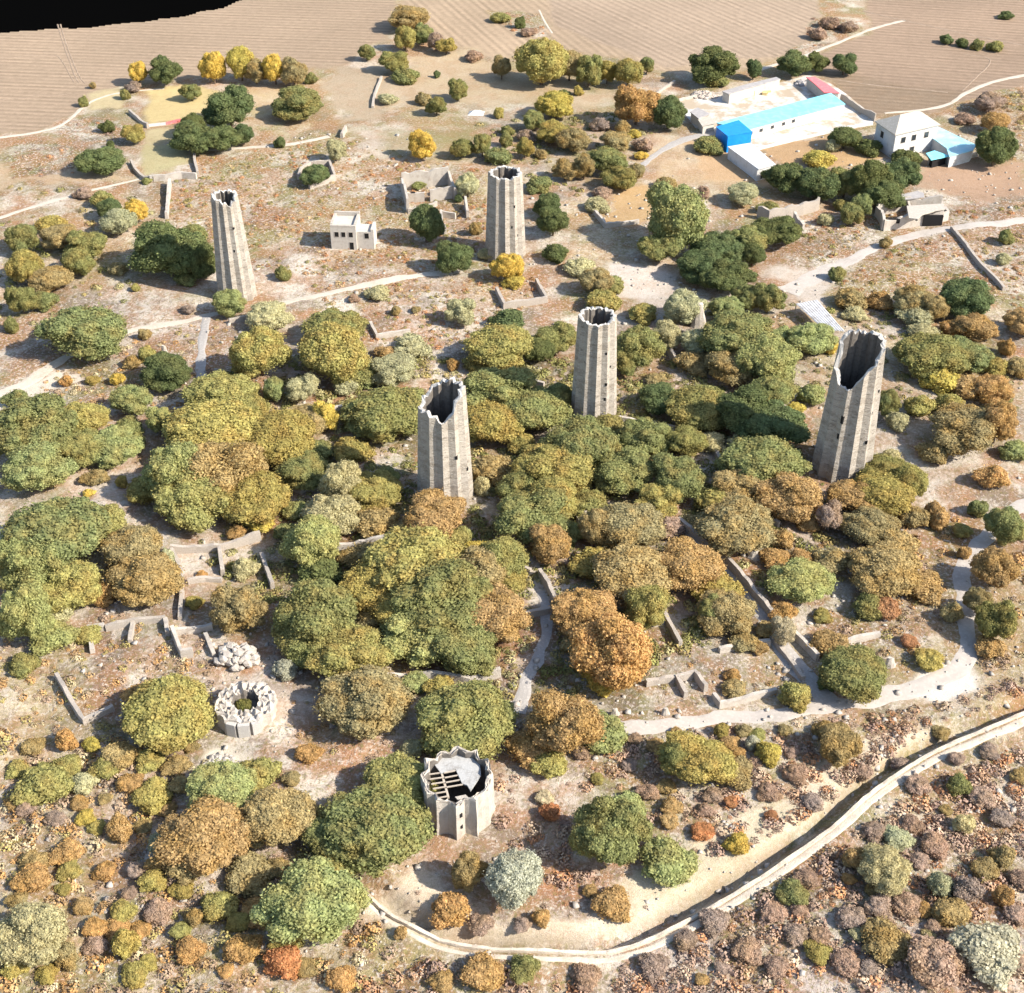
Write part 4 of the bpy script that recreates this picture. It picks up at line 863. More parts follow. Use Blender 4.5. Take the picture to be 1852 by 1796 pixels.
# colour key: rgb, autumn share, word
PAL = {'G': ((.130,.155,.048), .10, 'dark green'), 'g': ((.235,.240,.080), .35, 'green'), 'l': ((.320,.325,.115), .30, 'light green'), 'y': ((.350,.305,.090), .5, 'yellow-green'), 'Y': ((.52,.41,.09), .35, 'bright yellow'),
       'o': ((.345,.275,.120), .6, 'olive-brown'), 'O': ((.44,.29,.115), .6, 'orange-gold'), 'R': ((.42,.21,.09), .2, 'rust-orange'), 'p': ((.42,.395,.215), .12, 'sage'), 'P': ((.43,.395,.265), .1, 'pale grey'), 'b': ((.36,.265,.19), .3, 'brown')}
TREES = """740 33 74 34 o|765 62 40 38 g|732 70 42 44 y|788 75 30 34 b|807 82 36 32 y|857 102 36 24 b|663 95 28 30 g|712 112 50 40 g|250 132 38 42 Y|298 127 58 54 G|385 122 50 62 Y|435 115 52 64 Y|462 130 44 44 o|497 125 46 66 Y|530 130 44 58 o|562 143 26 24 g|345 165 36 34 g|168 155 14 16 o|150 185 20 34 g|240 158 34 24 b|226 172 20 26 g|415 195 86 76 G|348 226 44 44 G|350 248 76 56 G|400 248 66 52 G|440 242 40 40 G|538 187 88 48 g|195 230 30 28 G|240 242 40 36 y|200 262 16 20 G|180 290 78 24 G|506 258 24 26 G|607 272 40 40 p|570 318 56 40 G|265 328 20 14 g|763 262 54 52 Y|827 162 42 40 g|790 192 38 34 g|765 180 30 28 o|790 135 14 18 G|735 138 54 14 g|700 180 40 16 p|907 122 36 46 o|980 110 82 88 y|1030 118 54 56 o|1065 128 48 60 g|1098 130 36 52 y|1137 132 52 52 y|1170 118 26 38 g|1045 165 20 26 y|1020 168 24 14 G|1005 190 66 50 Y|902 205 22 24 y|965 218 42 36 g|1000 238 56 44 y|1035 252 60 46 o|835 268 42 36 g|872 262 36 46 g|914 255 26 50 g|950 268 32 36 y|900 283 60 28 g|1095 292 66 54 g|1056 302 40 50 o|1122 322 58 44 g|1152 312 30 40 o|1112 256 56 38 o|1165 262 40 30 b|1152 188 76 78 O|1210 205 58 58 G|1125 232 30 30 o|1085 225 40 30 b|1292 118 82 66 G|1298 146 46 26 g|1363 125 30 36 G|1435 116 60 44 G|1478 112 44 38 G|1527 116 48 40 G|1712 72 26 22 G|1740 78 26 20 G|1768 82 28 24 g|1800 84 34 24 g|1820 28 30 18 G|1500 42 40 26 b|1535 50 40 20 b|1480 62 36 28 b|940 42 22 26 G|905 32 40 20 g|955 58 34 16 b|1802 266 66 72 G|1800 222 56 40 O|1790 185 60 30 b|1745 215 40 26 b|1282 264 60 34 g|1250 350 36 26 p|1528 250 60 42 G|1506 265 30 28 p|1572 268 52 36 G|1480 290 62 36 Y|1425 320 72 62 G|1480 332 80 62 G|1530 328 60 62 g|1575 330 72 80 G|1626 315 72 66 G|1600 352 70 58 G|1640 286 58 36 G|1558 374 40 46 g|1345 350 56 42 p|1272 348 28 28 b|1390 375 44 24 g|1405 415 80 54 G|1494 398 32 28 p|1540 388 44 40 g|1520 372 30 26 g|1220 393 118 124 l|1190 445 70 60 g|1300 450 92 62 G|1350 438 70 62 g|1270 482 82 64 G|1312 500 82 66 G|1362 462 50 46 G|975 335 54 38 g|992 372 50 48 G|1000 402 60 54 G|1003 460 50 40 G|845 335 46 44 p|858 415 26 30 o|770 405 62 70 G|818 465 62 62 G|829 360 16 18 G|755 335 32 18 g|787 348 18 14 y|882 460 40 26 p|918 484 60 54 Y|930 510 46 26 Y|1050 482 60 32 p|1078 506 62 50 o|1108 516 48 40 l|1090 545 70 46 y|1080 372 50 34 p|1090 350 36 26 b|182 362 46 36 g|198 378 44 40 G|215 400 62 50 p|243 382 42 46 Y|150 350 40 24 b|40 432 62 52 g|92 404 60 30 y|110 428 66 48 o|155 440 70 54 g|140 475 60 50 g|45 482 64 66 y|38 540 50 64 g|92 505 70 44 o|20 590 30 40 g|300 450 116 98 G|360 470 62 92 G|352 425 44 40 g|335 505 44 30 g|245 520 18 18 y|511 495 32 34 g|415 548 62 50 l|488 572 76 50 p|148 603 148 80 g|300 672 92 68 G|212 685 30 28 Y|265 642 38 38 y|240 655 34 28 o|120 690 26 28 O|168 688 30 22 y|262 605 26 26 o|340 560 26 20 b|832 563 56 50 p|683 530 50 28 p|716 562 22 20 o|752 560 20 16 o|640 540 24 18 b|470 640 92 92 y|606 592 100 70 g|600 640 124 112 y|650 682 70 54 g|745 628 70 52 p|715 670 84 50 p|700 640 50 34 O|918 580 66 44 G|905 626 112 62 y|868 657 64 28 y|818 660 26 26 O|1005 612 76 60 g|975 635 60 50 G|1155 625 82 82 g|1125 655 50 50 g|1238 556 72 64 p|1262 620 62 50 p|1215 575 30 26 o|1256 575 30 22 y|1340 610 124 84 g|1385 650 112 92 l|1400 705 74 62 g|1325 660 92 60 o|1470 612 82 52 l|1502 628 32 36 Y|1390 540 62 58 g|1352 538 56 50 g|1515 495 34 32 g|1538 542 62 46 o|1545 568 48 28 p|1602 440 26 26 o|1650 542 66 58 o|1590 545 56 40 O|1748 540 94 76 G|1658 574 70 36 p|1668 600 60 30 p|1820 430 30 50 g|1815 470 30 26 p|1690 555 50 50 o|1685 645 112 78 g|1750 640 82 60 g|1705 690 74 50 Y|1745 700 76 50 O|1795 705 66 56 O|1800 665 50 40 y|1745 780 122 92 o|1805 765 66 82 O|1795 862 64 54 O|1822 630 34 46 O|1715 735 60 50 y|1470 715 54 44 l|1440 737 36 24 Y|1605 730 44 66 g|1622 762 46 40 p|1612 830 50 40 p|1690 820 60 50 o|700 745 136 98 g|652 742 70 60 y|900 708 130 56 g|965 742 114 68 g|890 765 110 80 y|1010 720 60 60 g|1050 808 132 88 g|1000 850 132 88 y|1170 788 92 78 g|1130 852 104 78 g|1222 862 104 88 g|1190 905 80 70 y|1262 738 112 68 g|1200 722 80 56 G|1345 742 120 60 G|1395 768 114 50 G|1285 802 62 40 p|1345 800 62 46 p|1095 770 70 50 g|1240 800 70 60 g|1380 838 132 80 g|1340 882 94 70 o|1430 900 104 92 O|1330 950 122 70 o|1415 975 50 46 O|1300 910 80 60 y|1605 858 88 48 g|1600 892 104 80 y|1545 900 86 70 O|1572 950 92 68 o|1645 872 62 66 y|1620 985 82 60 o|1690 925 40 56 O|1655 935 60 50 o|1500 935 50 60 b|60 770 132 110 g|70 845 112 90 l|140 810 90 64 g|205 808 90 62 l|232 772 54 44 g|30 720 50 40 g|382 782 152 112 y|320 855 104 112 l|405 852 132 120 o|350 905 134 100 l|462 900 114 90 y|505 790 124 92 y|555 765 82 60 o|588 755 50 62 Y|400 712 112 72 l|442 738 82 50 y|495 705 42 52 l|548 702 62 54 p|625 700 50 40 p|250 797 30 30 y|220 872 26 26 y|160 892 24 18 Y|290 760 50 50 l|430 820 90 70 y|470 942 64 32 Y|427 962 36 32 O|100 970 172 112 g|55 1020 112 122 g|175 950 90 80 l|242 990 92 82 o|262 1048 122 92 o|130 1060 104 92 y|190 1072 62 52 O|48 1112 92 122 l|110 1110 50 50 p|300 1010 40 50 p|605 930 104 82 p|620 872 74 82 p|672 890 94 72 y|562 982 94 92 l|680 942 84 40 o|520 962 52 42 g|580 1032 82 42 G|700 860 50 40 g|785 932 116 82 O|740 960 70 50 o|872 880 36 52 p|940 885 80 70 g|962 932 132 100 g|992 982 84 78 O|1000 900 80 80 y|752 1018 162 102 y|682 1060 124 92 y|800 1082 172 142 g|852 1040 124 102 o|892 1112 124 82 O|762 1140 142 102 l|832 1172 124 92 g|905 1010 86 82 g|720 1100 90 80 y|860 1000 60 50 Y|572 1118 154 136 g|632 1178 132 112 y|662 1270 134 122 o|560 1160 100 90 g|430 1103 98 92 o|352 1090 36 32 y|442 1030 50 46 p|365 1040 24 20 O|1130 950 124 90 o|1078 955 60 70 o|1140 1040 134 82 o|1242 1028 124 62 O|1080 1022 92 62 y|1060 1112 114 92 O|1110 1178 132 134 O|1172 1102 84 92 y|1312 1110 104 80 o|1298 1065 92 50 y|1090 1215 90 70 Y|1390 1140 50 40 o|1450 1050 104 70 l|1572 1096 62 56 g|1602 1100 62 50 R|1500 1165 72 44 O|1415 1140 48 54 P|1545 1220 116 92 g|1500 1228 46 60 G|1438 1258 64 60 y|1325 1222 34 30 O|1328 1247 52 34 o|1372 1172 36 30 O|1645 1160 38 28 R|1680 1193 62 46 y|1642 1045 60 56 o|1600 1030 124 88 o|1665 1060 82 62 O|1722 1108 42 72 o|1700 940 40 50 O|1400 1010 60 40 O|1345 1160 60 40 o|1450 1010 50 40 O|1505 1015 70 60 o|1745 1000 28 30 O|1290 1105 60 60 g|1815 952 64 82 g|1800 1025 72 82 O|1802 1120 72 112 g|1770 1085 50 70 o|1790 1170 60 50 O|1770 920 40 40 g|1740 960 40 30 y|302 1290 154 112 y|262 1262 80 70 O|845 1302 164 122 g|795 1290 80 80 l|1022 1310 134 132 O|960 1352 92 72 O|1080 1322 102 62 l|990 1380 70 50 y|1262 1375 122 82 y|1222 1372 60 80 g|1330 1400 70 60 o|1390 1362 52 50 Y|1515 1345 76 76 o|1305 1322 32 32 y|1345 1322 34 30 o|1420 1320 30 26 o|1360 1345 30 40 P|1490 1320 44 40 o|1700 1330 40 30 o|722 1422 132 112 l|682 1500 172 162 g|602 1512 120 100 g|745 1355 50 40 p|562 1640 162 160 l|585 1590 110 90 y|400 1432 114 92 l|372 1512 152 122 O|502 1480 132 112 o|345 1560 90 80 o|470 1400 80 50 y|520 1700 60 50 y|1100 1502 126 132 g|1062 1520 60 90 l|1132 1460 70 60 l|1206 1556 102 82 l|996 1470 42 42 R|1270 1503 46 38 R|1335 1526 50 46 Y|848 1577 64 76 o|930 1592 92 102 P|815 1646 76 72 O|978 1660 36 36 O|1068 1612 32 28 O|1105 1635 72 44 O|1322 1450 30 26 R|1395 1475 28 20 R|1290 1440 40 30 b|985 1443 40 30 P|945 1672 36 24 b|870 1672 50 34 b|80 1422 104 82 l|275 1440 76 52 y|215 1500 52 72 O|62 1560 60 50 o|120 1340 42 46 O|165 1346 34 32 Y|218 1368 72 60 o|122 1540 64 54 O|60 1690 114 112 p|225 1708 54 62 y|395 1640 72 60 y|352 1660 40 40 o|450 1585 94 60 o|470 1650 70 50 O|440 1715 70 50 O|512 1738 70 70 R|190 1390 60 50 y|60 1350 50 40 o|155 1480 40 32 Y|100 1480 40 30 b|330 1610 50 34 y|290 1560 50 36 O|120 1730 50 60 o|345 1720 60 50 O|60 1590 70 60 O|285 1650 60 44 b|150 1640 44 30 O|725 1687 28 28 O|872 1760 84 32 O|948 1750 62 52 g|800 1775 50 24 O|620 1770 60 40 O|1435 1615 62 52 g|1600 1572 84 84 p|1548 1552 50 50 O|1535 1590 30 26 O|1735 1420 48 46 g|1730 1372 34 30 b|1782 1718 124 114 P|1722 1650 70 60 o|1700 1600 50 60 p|1745 1490 44 44 p|1750 1610 60 60 b|1815 1620 40 56 O|1650 1490 44 34 b|1600 1700 90 80 o|1480 1722 54 40 y|1540 1660 60 50 b|1690 1740 110 80 b|1290 1665 60 40 b|1240 1700 50 36 b|1400 1650 50 36 b|1460 1590 50 36 b|1580 1505 50 34 b|1350 1720 60 40 b|1180 1745 60 36 b|1060 1765 60 30 b|1530 1740 60 40 b|1660 1420 50 30 b|1790 1360 40 30 b|1810 1480 50 40 b|1690 1530 60 44 b|1815 1550 50 50 o|1440 1690 50 36 b|1590 1640 56 40 b|1630 1380 40 26 b|1560 1400 44 28 b|1470 1450 44 28 b|1440 1400 50 34 b"""
TREES += '|518 1212 52 46 P'
TREES = [(float(a), float(b), float(c), float(d), e) for a, b, c, d, e in (t.split() for t in TREES.split('|'))]
_r = random.Random(3); _fill = []
FOREST = [([(20,700),(420,700),(640,760),(1060,700),(1460,760),(1560,940),(1440,1100),(1060,1260),(640,1300),(500,1080),(280,960),(20,1000)], 'gllyyyoo', (50, 92)),
          ([(960,900),(1640,880),(1700,1090),(1480,1120),(1280,1110),(1150,1080)], 'yoooOOb', (38, 76)),
          ([(860,200),(1220,190),(1240,330),(1040,340)], 'yooYgb', (26, 50)), ([(1560,560),(1850,560),(1850,900),(1640,860)], 'yooOlg', (40, 72)), ([(20,960),(240,960),(200,1150),(20,1230)], 'lgyop', (50, 90)),
          ([(20,1330),(560,1360),(560,1760),(20,1776)], 'oOObyop', (30, 62)), ([(980,1340),(1560,1300),(1380,1480),(1240,1560),(1080,1420)], 'boyOb', (26, 48)), ([(1240,1776),(1540,1540),(1852,1380),(1852,1776)], 'bbbobOp', (26, 60)),
          ([(20,400),(200,380),(220,520),(20,560)], 'gypo', (36, 60)), ([(1120,540),(1560,560),(1440,760),(1180,700)], 'glyop', (40, 70))]
def _in(x, y, poly):
    c = False
    for i in range(len(poly)):
        (x0, y0), (x1, y1) = poly[i], poly[(i + 1) % len(poly)]
        if (y0 > y) != (y1 > y) and x < (x1 - x0) * (y - y0) / (y1 - y0) + x0: c = not c
    return c
AVOID = [(960,1200,40,90),(1000,1080,30,60),(370,640,16,60),(1330,1050,60,60),(1440,1190,50,60),(1225,1230,140,50),(1500,1280,400,26),(1750,1060,26,130),(410,1030,100,50),(840,1440,90,110),(446,1300,80,80),(1700,880,80,50),(60,930,80,24),
         (1535,740,62,150),(1520,862,74,36),(430,1188,50,40),(798,810,56,120),(1076,665,46,112),(1260,580,14,30),(1210,1140,60,60),(1485,575,50,30),(560,1290,70,50),(430,1370,60,34),(900,1690,200,30),(913,400,50,100)]
for poly, keys, (w0, w1) in FOREST:
    xs = [q[0] for q in poly]; ys = [q[1] for q in poly]; nt_ = int((max(xs) - min(xs)) * (max(ys) - min(ys)) / 1500)
    for _ in range(nt_):
        x = _r.uniform(min(xs), max(xs)); y = _r.uniform(min(ys), max(ys)); ww = _r.uniform(w0, w1)
        if not _in(x, y, poly) or any(abs(x - a) < c_ + ww * .4 and abs(y - b) < d + ww * .3 for a, b, c_, d in AVOID): continue
        ln_ = min(math.hypot(x - q[0], (y - q[1]) * 1.3) - .38 * q[2] for q in TREES + _fill)
        if ln_ < ww * .34: continue
        _fill.append((x, y, ww, ww * _r.uniform(.68, .85), _r.choice(keys)))
print('extra', len(_fill)); TREES = TREES + _fill
def place(i, px, py, wpx, hpx, key):
    rn = random.Random(1000 + i)
    p = P(px, py + hpx * .3); 
    for _ in range(6):
        S = scale_at(p); r = wpx / 2 / S * (1.12 if wpx > 64 else 1.04)
        al = math.atan2(CAMZ - p.z, math.hypot(p.x, p.y)); hv = hpx / 2 / S
        v2 = (hv * hv - (r * math.sin(al)) ** 2) / math.cos(al) ** 2
        v = math.sqrt(max(v2, 0)); v = min(max(v, .50 * r), 1.15 * r)
        tree = (v * 2 > 4.3)
        zc = v * .98 + .1 if tree else v * .62
        gx_, gy_ = p.x, p.y
        q = P(px, py, zc); p = Vector((q.x, q.y, q.z - zc))
    rgb, au, word = PAL[key]; f_ = rn.uniform(.88, 1.12); hue = rn.uniform(-.08, .08)
    f_ *= 1.12; colr = (rgb[0] * f_ * (1 + hue), rgb[1] * f_, (rgb[2] + .012) * f_ * (1 - hue), au)
    rz = rn.uniform(0, 6.28)
    if tree:
        root = bpy.data.objects.new('tree', None); C.objects.link(root); root.location = p
        if not hasattr(place, 'proto'):
            place.proto = (bpy.data.objects.new('crown', CR_T[0]), bpy.data.objects.new('trunk', TRK[0]))
        cr = place.proto[0].copy(); cr.data = CR_T[rn.randrange(9)]; C.objects.link(cr); cr.parent = root; cr.location = (0, 0, zc); cr.scale = (r * 1.04 * rn.uniform(.94, 1.1), r * 1.04 * rn.uniform(.94, 1.1), v * 1.04); cr.rotation_euler = (0, 0, rz); cr.color = colr
        tk = place.proto[1].copy(); tk.data = TRK[i % 3]; C.objects.link(tk); tk.parent = root; tk.scale = (r * .7 + .8, r * .7 + .8, zc); tk.rotation_euler = (0, 0, rz)
        tk.location = (0, 0, -.1)
    else:
        root = bpy.data.objects.new('bush', CR_B[rn.randrange(6)]); C.objects.link(root); root.location = (p.x, p.y, p.z + zc); root.scale = (r * 1.05, r * 1.05, v * 1.05); root.rotation_euler = (0, 0, rz); root.color = colr
    return root, tree, word, (px, py, wpx, hpx), r, p
def mound(px, py, wd, ht, label, matn, seed, cat='rubble'):
    q = P(px, py); S = scale_at(q); r = wd / 2 / S; rn = np.random.RandomState(seed); V_ = []; F_ = []; vo = 0
    I1 = ico(1)
    for i in range(70):
        a = rn.uniform(0, 6.28); d = r * math.sqrt(rn.rand()) * .9; s_ = r * rn.uniform(.10, .26); z = (1 - (d / r) ** 2) * ht * rn.uniform(.3, 1)
        v = I1[0] * (1 + .22 * rn.randn(len(I1[0]), 1)) * s_ * np.array((1, 1, .75)) + np.array((d * math.cos(a), d * math.sin(a) * .8, z)); V_.append(v); F_.append(I1[1] + vo); vo += len(v)
    return tag(mesh_obj('rubble_mound', np.vstack(V_), np.vstack(F_).tolist(), M[matn], None, q), label, cat)
mound(430, 1192, 84, 1.9, 'pale lumpy rubble mound just behind the round hollow tower stump', 'pale_stone', 1)
mound(1275, 174, 50, .9, 'grey debris heap at the back left corner of the concrete yard', 'rubble', 2, 'debris')
mound(1452, 152, 34, .8, 'dark debris heap between the grey-roofed shed and the red-roofed shed', 'roof_grey', 3, 'debris')
mound(400, 1382, 60, .7, 'pale flat rubble patch on the bright ground left of the squat fort', 'pale_stone', 4)
placed = [place(i, *t) for i, t in enumerate(TREES)]
_in_stump = P(440, 1283); _b = bpy.data.objects.new('bush', CR_B[1]); C.objects.link(_b); _b.location = (_in_stump.x, _in_stump.y, _in_stump.z + .5); _b.scale = (1.6, 1.5, 1.1); _b.color = (.17, .17, .05, .3)
tag(_b, 'olive bush growing inside the round hollow tower stump', 'bush', 'bushes among the ruins')
# descriptions: size + colour + kind, then the nearest thing one can find and the side of it, ranked so each is unique
def side(px, py, l):
    dx = px - l[1]; dy = py - l[2]
    if l[0] in ('the left edge', 'the right edge', 'the top edge', 'the bottom edge'): return 'along'
    if abs(dx) < l[3] * .8 and abs(dy) < l[4] * .8: return 'at'
    if abs(dx) / (l[3] + 30) > abs(dy) / (l[4] + 20): return 'left of' if dx < 0 else 'right of'
    return 'in front of' if dy > 0 else 'behind'
def ldist(px, py, l):
    return math.hypot(max(0, abs(px - l[1]) - l[3]), 1.2 * max(0, abs(py - l[2]) - l[4])) + (25 if 'edge' in l[0] else 0)
groups = {}
SPECIAL = [(1545,1220,'big round green tree at the corner where the two pale paths meet','the round tree at the path corner'),
 (996,1470,'lone rust-orange bush right of the squat fort','the lone rust bush by the fort'), (918,484,'bright yellow tree at the foot of the farthest tower','the yellow tree by the farthest tower'),
 (785,932,'orange-gold tree covering the foot of the jagged-topped tower','the orange tree under the jagged tower'), (1782,1718,'broad pale grey tree filling the bottom right corner','the pale tree in the bottom right corner'),
 (1110,1178,'large bright orange tree in the middle right of the forest path','the big orange tree by the forest path'), (588,755,'bright yellow bushy tree at the right end of the big yellow-green grove','the bright yellow tree of the grove'),
 (562,1640,'large vivid light green tree at the bottom left, left end of the curving wall','the vivid green tree at bottom left'), (300,450,'broad dense dark green tree left of the leftmost tower','the dark broad tree by the leftmost tower'),
 (1220,393,'tallest light green tree right of the farthest tower, high above its neighbours','the tallest tree behind the pale clearing'), (1152,188,'round orange-speckled tree just left of the farmyard','the speckled orange tree by the farmyard'),
 (572,1118,'huge green tree between the terraced rooms and the central grove','the huge green tree left of centre'), (845,1302,'wide green tree directly behind the squat fort','the wide tree behind the fort'),
 (372,1512,'wide orange-brown tree left of the squat fort near the bottom','the wide orange tree left of the fort'), (1170,788,'green tree just right of the foot of the level-topped middle tower','the tree right of the middle tower foot'),
 (763,262,'bright yellow bush-like tree alone in the mossy hollow behind the roofless house','the yellow tree in the mossy hollow'), (1600,1572,'sage and orange round tree just outside the curving wall at lower right','the sage tree outside the curving wall'),
 (1450,1050,'fresh light green tree on the dark ground right of the long diagonal wall','the fresh green tree right of the diagonal wall'), (980,110,'largest yellow-green tree of the row at the far ploughed field','the largest tree at the far field'),
 (100,970,'very wide green tree at the left edge below the pale strip','the wide green tree at the left edge')]
spec = {}
for sx_, sy_, lb_, ref_ in SPECIAL:
    k = min(range(len(placed)), key=lambda i_: abs(placed[i_][3][0] - sx_) + abs(placed[i_][3][1] - sy_)); spec[k] = lb_; LAND.append((ref_, sx_, sy_, placed[k][3][2] / 2, placed[k][3][3] / 2))
LAND += [('the forest path', 965, 1200, 14, 60), ('the side path', 1400, 1160, 20, 60), ('the pale clearing', 1180, 515, 60, 30), ('the short grey path', 367, 635, 10, 50), ('the farm path', 1540, 470, 60, 20)]
for k, (o, tree, word, (px, py, a, b), r, p) in enumerate(placed):
    if k in spec: tag(o, spec[k], 'tree' if tree else 'bush', 'trees of the ruined village' if tree else 'bushes among the ruins'); continue
    l = min(LAND, key=lambda q: ldist(px, py, q)); sd_ = side(px, py, l)
    size = ('large ' if r > 4.6 else 'small ' if r < 2.6 else '') if tree else ('tiny ' if r < 1.0 else 'low ' if b < a * .62 else '')
    groups.setdefault((size + word + (' tree' if tree else ' bush'), sd_, l[0]), []).append((ldist(px, py, l) if 'edge' not in l[0] else (py if l[3] < 10 else px), k))
ORD = ['', 'second ', 'third ', 'fourth ', 'fifth ', 'sixth ', 'seventh ', 'eighth ', 'ninth ', 'tenth ', 'eleventh ', 'twelfth ', 'thirteenth ', 'fourteenth '] + ['fifteenth ', 'sixteenth ', 'seventeenth ', 'eighteenth ', 'nineteenth ', 'twentieth ', 'twenty-first ', 'twenty-second ']
labels = set(); print('trees', sum(1 for q in placed if q[1]), 'bushes', sum(1 for q in placed if not q[1]), 'max rank', max(len(v_) for v_ in groups.values()))
for (cls, sd_, lm), items in groups.items():
    items.sort()
    for n_, (d_, k) in enumerate(items):
        if sd_ == 'along':
            fr = 'from the top' if lm in ('the left edge', 'the right edge') else 'from the left'
            lb = f'{cls} along {lm} of the photo' + ('' if len(items) == 1 else f', {ORD[n_] or "first "}such {fr}')
        else: lb = f'{cls} {sd_} {lm}' + ('' if len(items) == 1 else f', {ORD[n_]}nearest')
        assert lb not in labels, lb
        labels.add(lb); o = placed[k][0]
        tag(o, lb, 'tree' if placed[k][1] else 'bush', 'trees of the ruined village' if placed[k][1] else 'bushes among the ruins')

# ---------------------------------------------------------------- dry scrub and herb tufts: ground cover nobody could count
rn = np.random.RandomState(5)
SC = [  # outline in photo, clumps per m2, radius range, palette
 ([(560,1760),(760,1745),(1100,1748),(1300,1668),(1500,1545),(1700,1408),(1990,1300),(1990,1900),(500,1900)], 1.0, .3, 1.25, 'brown'),
 ([(-90,1330),(340,1345),(420,1400),(700,1650),(760,1745),(500,1900),(-120,1900)], .8, .3, 1.2, 'mixed'),
 ([(860,1400),(1100,1340),(1500,1300),(1700,1270),(1960,1200),(1960,1240),(1640,1340),(1460,1480),(1300,1560),(1000,1600),(900,1500)], .8, .3, 1.15, 'brown'),
 ([(760,1560),(1000,1600),(1200,1590),(1160,1660),(900,1700),(740,1650)], .05, .25, .5, 'brown'),
 ([(1100,1240),(1400,1150),(1480,1240),(1200,1300)], .25, .25, .55, 'mixed'),
 ([(1400,980),(1750,930),(1740,1200),(1480,1200)], .32, .35, 1.1, 'mixed'),
 ([(1745,1000),(1960,900),(1960,1240),(1770,1200)], .22, .4, 1.2, 'mixed'),
 ([(-90,1120),(400,1100),(380,1270),(300,1340),(-90,1330)], .4, .3, .9, 'mixed'),
 ([(500,1260),(900,1230),(1000,1330),(760,1400),(500,1380)], .25, .3, .7, 'mixed'),
 ([(440,640),(1250,650),(1560,900),(1450,1100),(950,1290),(420,1060),(280,880)], .85, .4, 1.2, 'green'),
 ([(100,560),(420,580),(360,760),(60,790)], .4, .3, .8, 'mixed'),
 ([(300,340),(360,280),(620,250),(880,310),(880,480),(640,500),(300,470)], .40, .25, .7, 'herb'),
 ([(560,510),(1000,500),(880,620),(640,640)], .40, .25, .7, 'herb'),
 ([(1400,400),(1960,370),(1960,560),(1560,570)], .40, .25, .8, 'herb'),
 ([(860,210),(1180,200),(1220,280),(1050,360),(880,300)], .2, .4, 1.1, 'green'),
 ([(1040,540),(1960,560),(1960,720),(1600,800),(1250,760),(1100,700)], .25, .35, 1.0, 'green'),
 ([(-90,330),(280,360),(280,540),(-90,620)], .06, .4, 1.2, 'green'),
 ([(1720,195),(1900,150),(1900,310),(1790,300)], .12, .5, 1.3, 'mixed'),
 ([(1470,30),(1560,42),(1500,82),(1440,98)], .12, .5, 1.2, 'brown'), ([(880,25),(975,25),(985,65),(930,60)], .10, .5, 1.2, 'brown'),
 ([(20,262),(150,255),(230,290),(140,320),(20,330)], .12, .4, .9, 'brown'), ([(100,215),(240,225),(200,262),(120,250)], .10, .4, .9, 'brown'),
 ([(150,165),(160,200),(130,212),(120,205)], .10, .4, .9, 'mixed'),
]
PALS = {'brown': [(.29,.21,.175), (.33,.245,.20), (.25,.185,.155), (.37,.25,.17), (.34,.26,.21), (.40,.22,.12), (.42,.34,.26)], 'mixed': [(.31,.24,.175), (.36,.25,.13), (.29,.26,.11), (.40,.25,.11), (.40,.36,.24), (.26,.20,.155)],
        'green': [(.16,.17,.06), (.21,.215,.08), (.27,.23,.10), (.29,.28,.15)], 'herb': [(.33,.21,.11), (.28,.24,.10), (.38,.20,.10), (.23,.225,.085), (.42,.33,.20)]}
pts = []; 
for poly, dens, r0, r1, pal in SC:
    wp_ = np.array([flat(*q) for q in poly]); lo = wp_.min(0); hi = wp_.max(0); n = int((hi - lo).prod() * dens)
    x = rn.uniform(lo[0], hi[0], n); y = rn.uniform(lo[1], hi[1], n); ok = pip(x, y, [tuple(q) for q in wp_])
    ok &= (fbm(x + 40, y, 9) + rn.uniform(-.2, .2, n)) > .40
    x = x[ok]; y = y[ok]; r = r0 + (r1 - r0) * rn.rand(len(x)) ** 1.8; c_ = np.array(PALS[pal])[rn.randint(0, len(PALS[pal]), len(x))] * rn.uniform(.8, 1.25, (len(x), 1))
    pts.append(np.column_stack([x, y, r, c_]))
pts = np.vstack(pts); ok = np.ones(len(pts), bool)
for line, hw in PATHLINES:
    d_, _ = seg_dist(pts[:, 0], pts[:, 1], line[::3]); ok &= d_ > hw + pts[:, 2] * .5
d_, s_ = seg_dist(pts[:, 0], pts[:, 1], DITCH); ok &= ~((d_ * s_ < 3.2) & (d_ * s_ > -2.4))
for o, tree, word, q, r, p in placed: ok &= np.hypot(pts[:, 0] - p.x, pts[:, 1] - p.y) > r * .75
for k in TW: c_ = TW[k][1]; ok &= np.hypot(pts[:, 0] - c_.x, pts[:, 1] - c_.y) > TW[k][2] + .3
for c_, r_ in ((c, Rf), (c2, R2)): ok &= np.hypot(pts[:, 0] - c_.x, pts[:, 1] - c_.y) > r_ + .6
pts = pts[ok]; print('scrub clumps', len(pts))
K = 96
n = len(pts); d = rn.randn(n, K, 3); d[..., 2] = np.abs(d[..., 2]) * .9 - .1; d /= np.linalg.norm(d, axis=2)[..., None]
lump = 1 + .3 * np.sin(d[..., 0] * 4 + pts[:, None, 0]) * np.sin(d[..., 1] * 4 + pts[:, None, 1])
z = gh(pts[:, 0], pts[:, 1]); cpos = np.stack([pts[:, 0], pts[:, 1], z], 1)[:, None, :] + d * (pts[:, 2][:, None] * lump * rn.uniform(.78, 1.06, (n, K)))[..., None] * np.array((1, 1, .6))
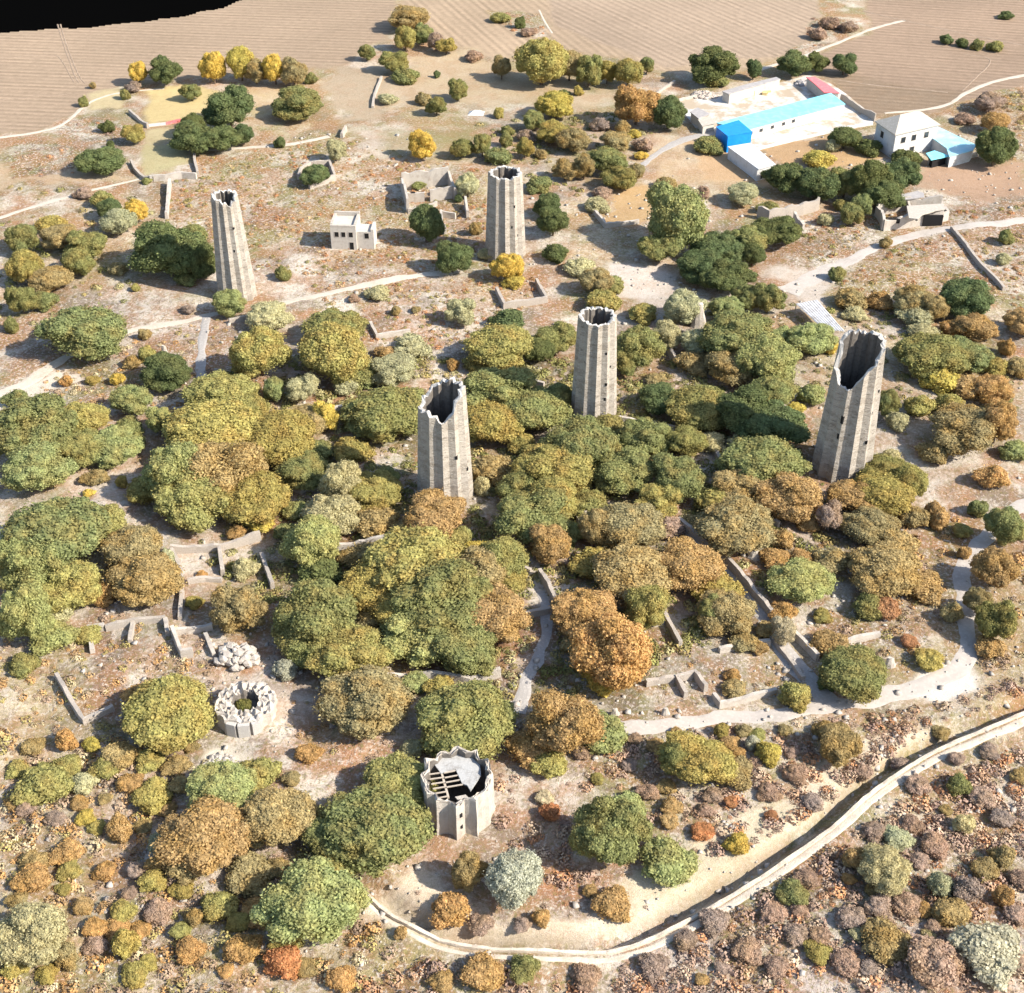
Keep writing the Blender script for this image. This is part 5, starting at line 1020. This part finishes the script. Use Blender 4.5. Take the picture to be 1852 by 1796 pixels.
nrm = d + .3 * rn.randn(n, K, 3); nrm /= np.linalg.norm(nrm, axis=2)[..., None]
sz = (pts[:, 2][:, None] * rn.uniform(.075, .15, (n, K))).ravel()
V, Q = leaf_quads(cpos.reshape(-1, 3), nrm.reshape(-1, 3), sz, rn)
me = np_mesh('dry_scrub', V, Q, M['scrub']); cc = np.repeat(pts[:, 3:6], K, 0) * np.array((1.06, .97, .86)) * rn.uniform(.85, 1.18, (n * K, 1)); cc = np.repeat(cc, 4, 0); cc = np.column_stack([cc, np.ones(len(cc))])
a = me.attributes.new('Col', 'FLOAT_COLOR', 'POINT'); a.data.foreach_set('color', cc.astype(np.float32).ravel())
so = bpy.data.objects.new('dry_scrub', me); C.objects.link(so)
# loose stones lying about the ruins and paths
x = rn.uniform(-60, 130, 9000); y = rn.uniform(92, 330, 9000); u_, v_, _d = proj(x, y, 0 * x); ok = (u_ > -40) & (u_ < 1900) & ((fbm(x, y + 70, 12) > .52) | (np.abs(y - 135) < 12)) & (rn.rand(9000) < np.clip(1.2 - y / 400, .3, 1))
x = x[ok]; y = y[ok]; n2 = len(x); cube = np.array([(-1,-1,-.6),(1,-1,-.6),(1,1,-.6),(-1,1,-.6),(-1,-1,1),(1,-1,1),(1,1,1),(-1,1,1)], float)
sz_ = .09 + .28 * rn.rand(n2) ** 3; vv = cube[None] * (1 + .35 * rn.randn(n2, 8, 3)) * sz_[:, None, None] * np.array((1, 1, .7)) + np.stack([x, y, gh(x, y) + .02], 1)[:, None, :]
ff = np.array([(0,3,2,1),(4,5,6,7),(0,1,5,4),(1,2,6,5),(2,3,7,6),(3,0,4,7)])[None] + (np.arange(n2) * 8)[:, None, None]
st = bpy.data.objects.new('loose_stones', np_mesh('loose_stones', vv.reshape(-1, 3), ff.reshape(-1, 4), M['pale_stone'])); C.objects.link(st); tag(st, 'small pale loose stones scattered over the open ground', 'stones', kind='stuff')
tag(so, 'brown and ochre dry scrub clumps covering the open ground', 'scrub', kind='stuff')
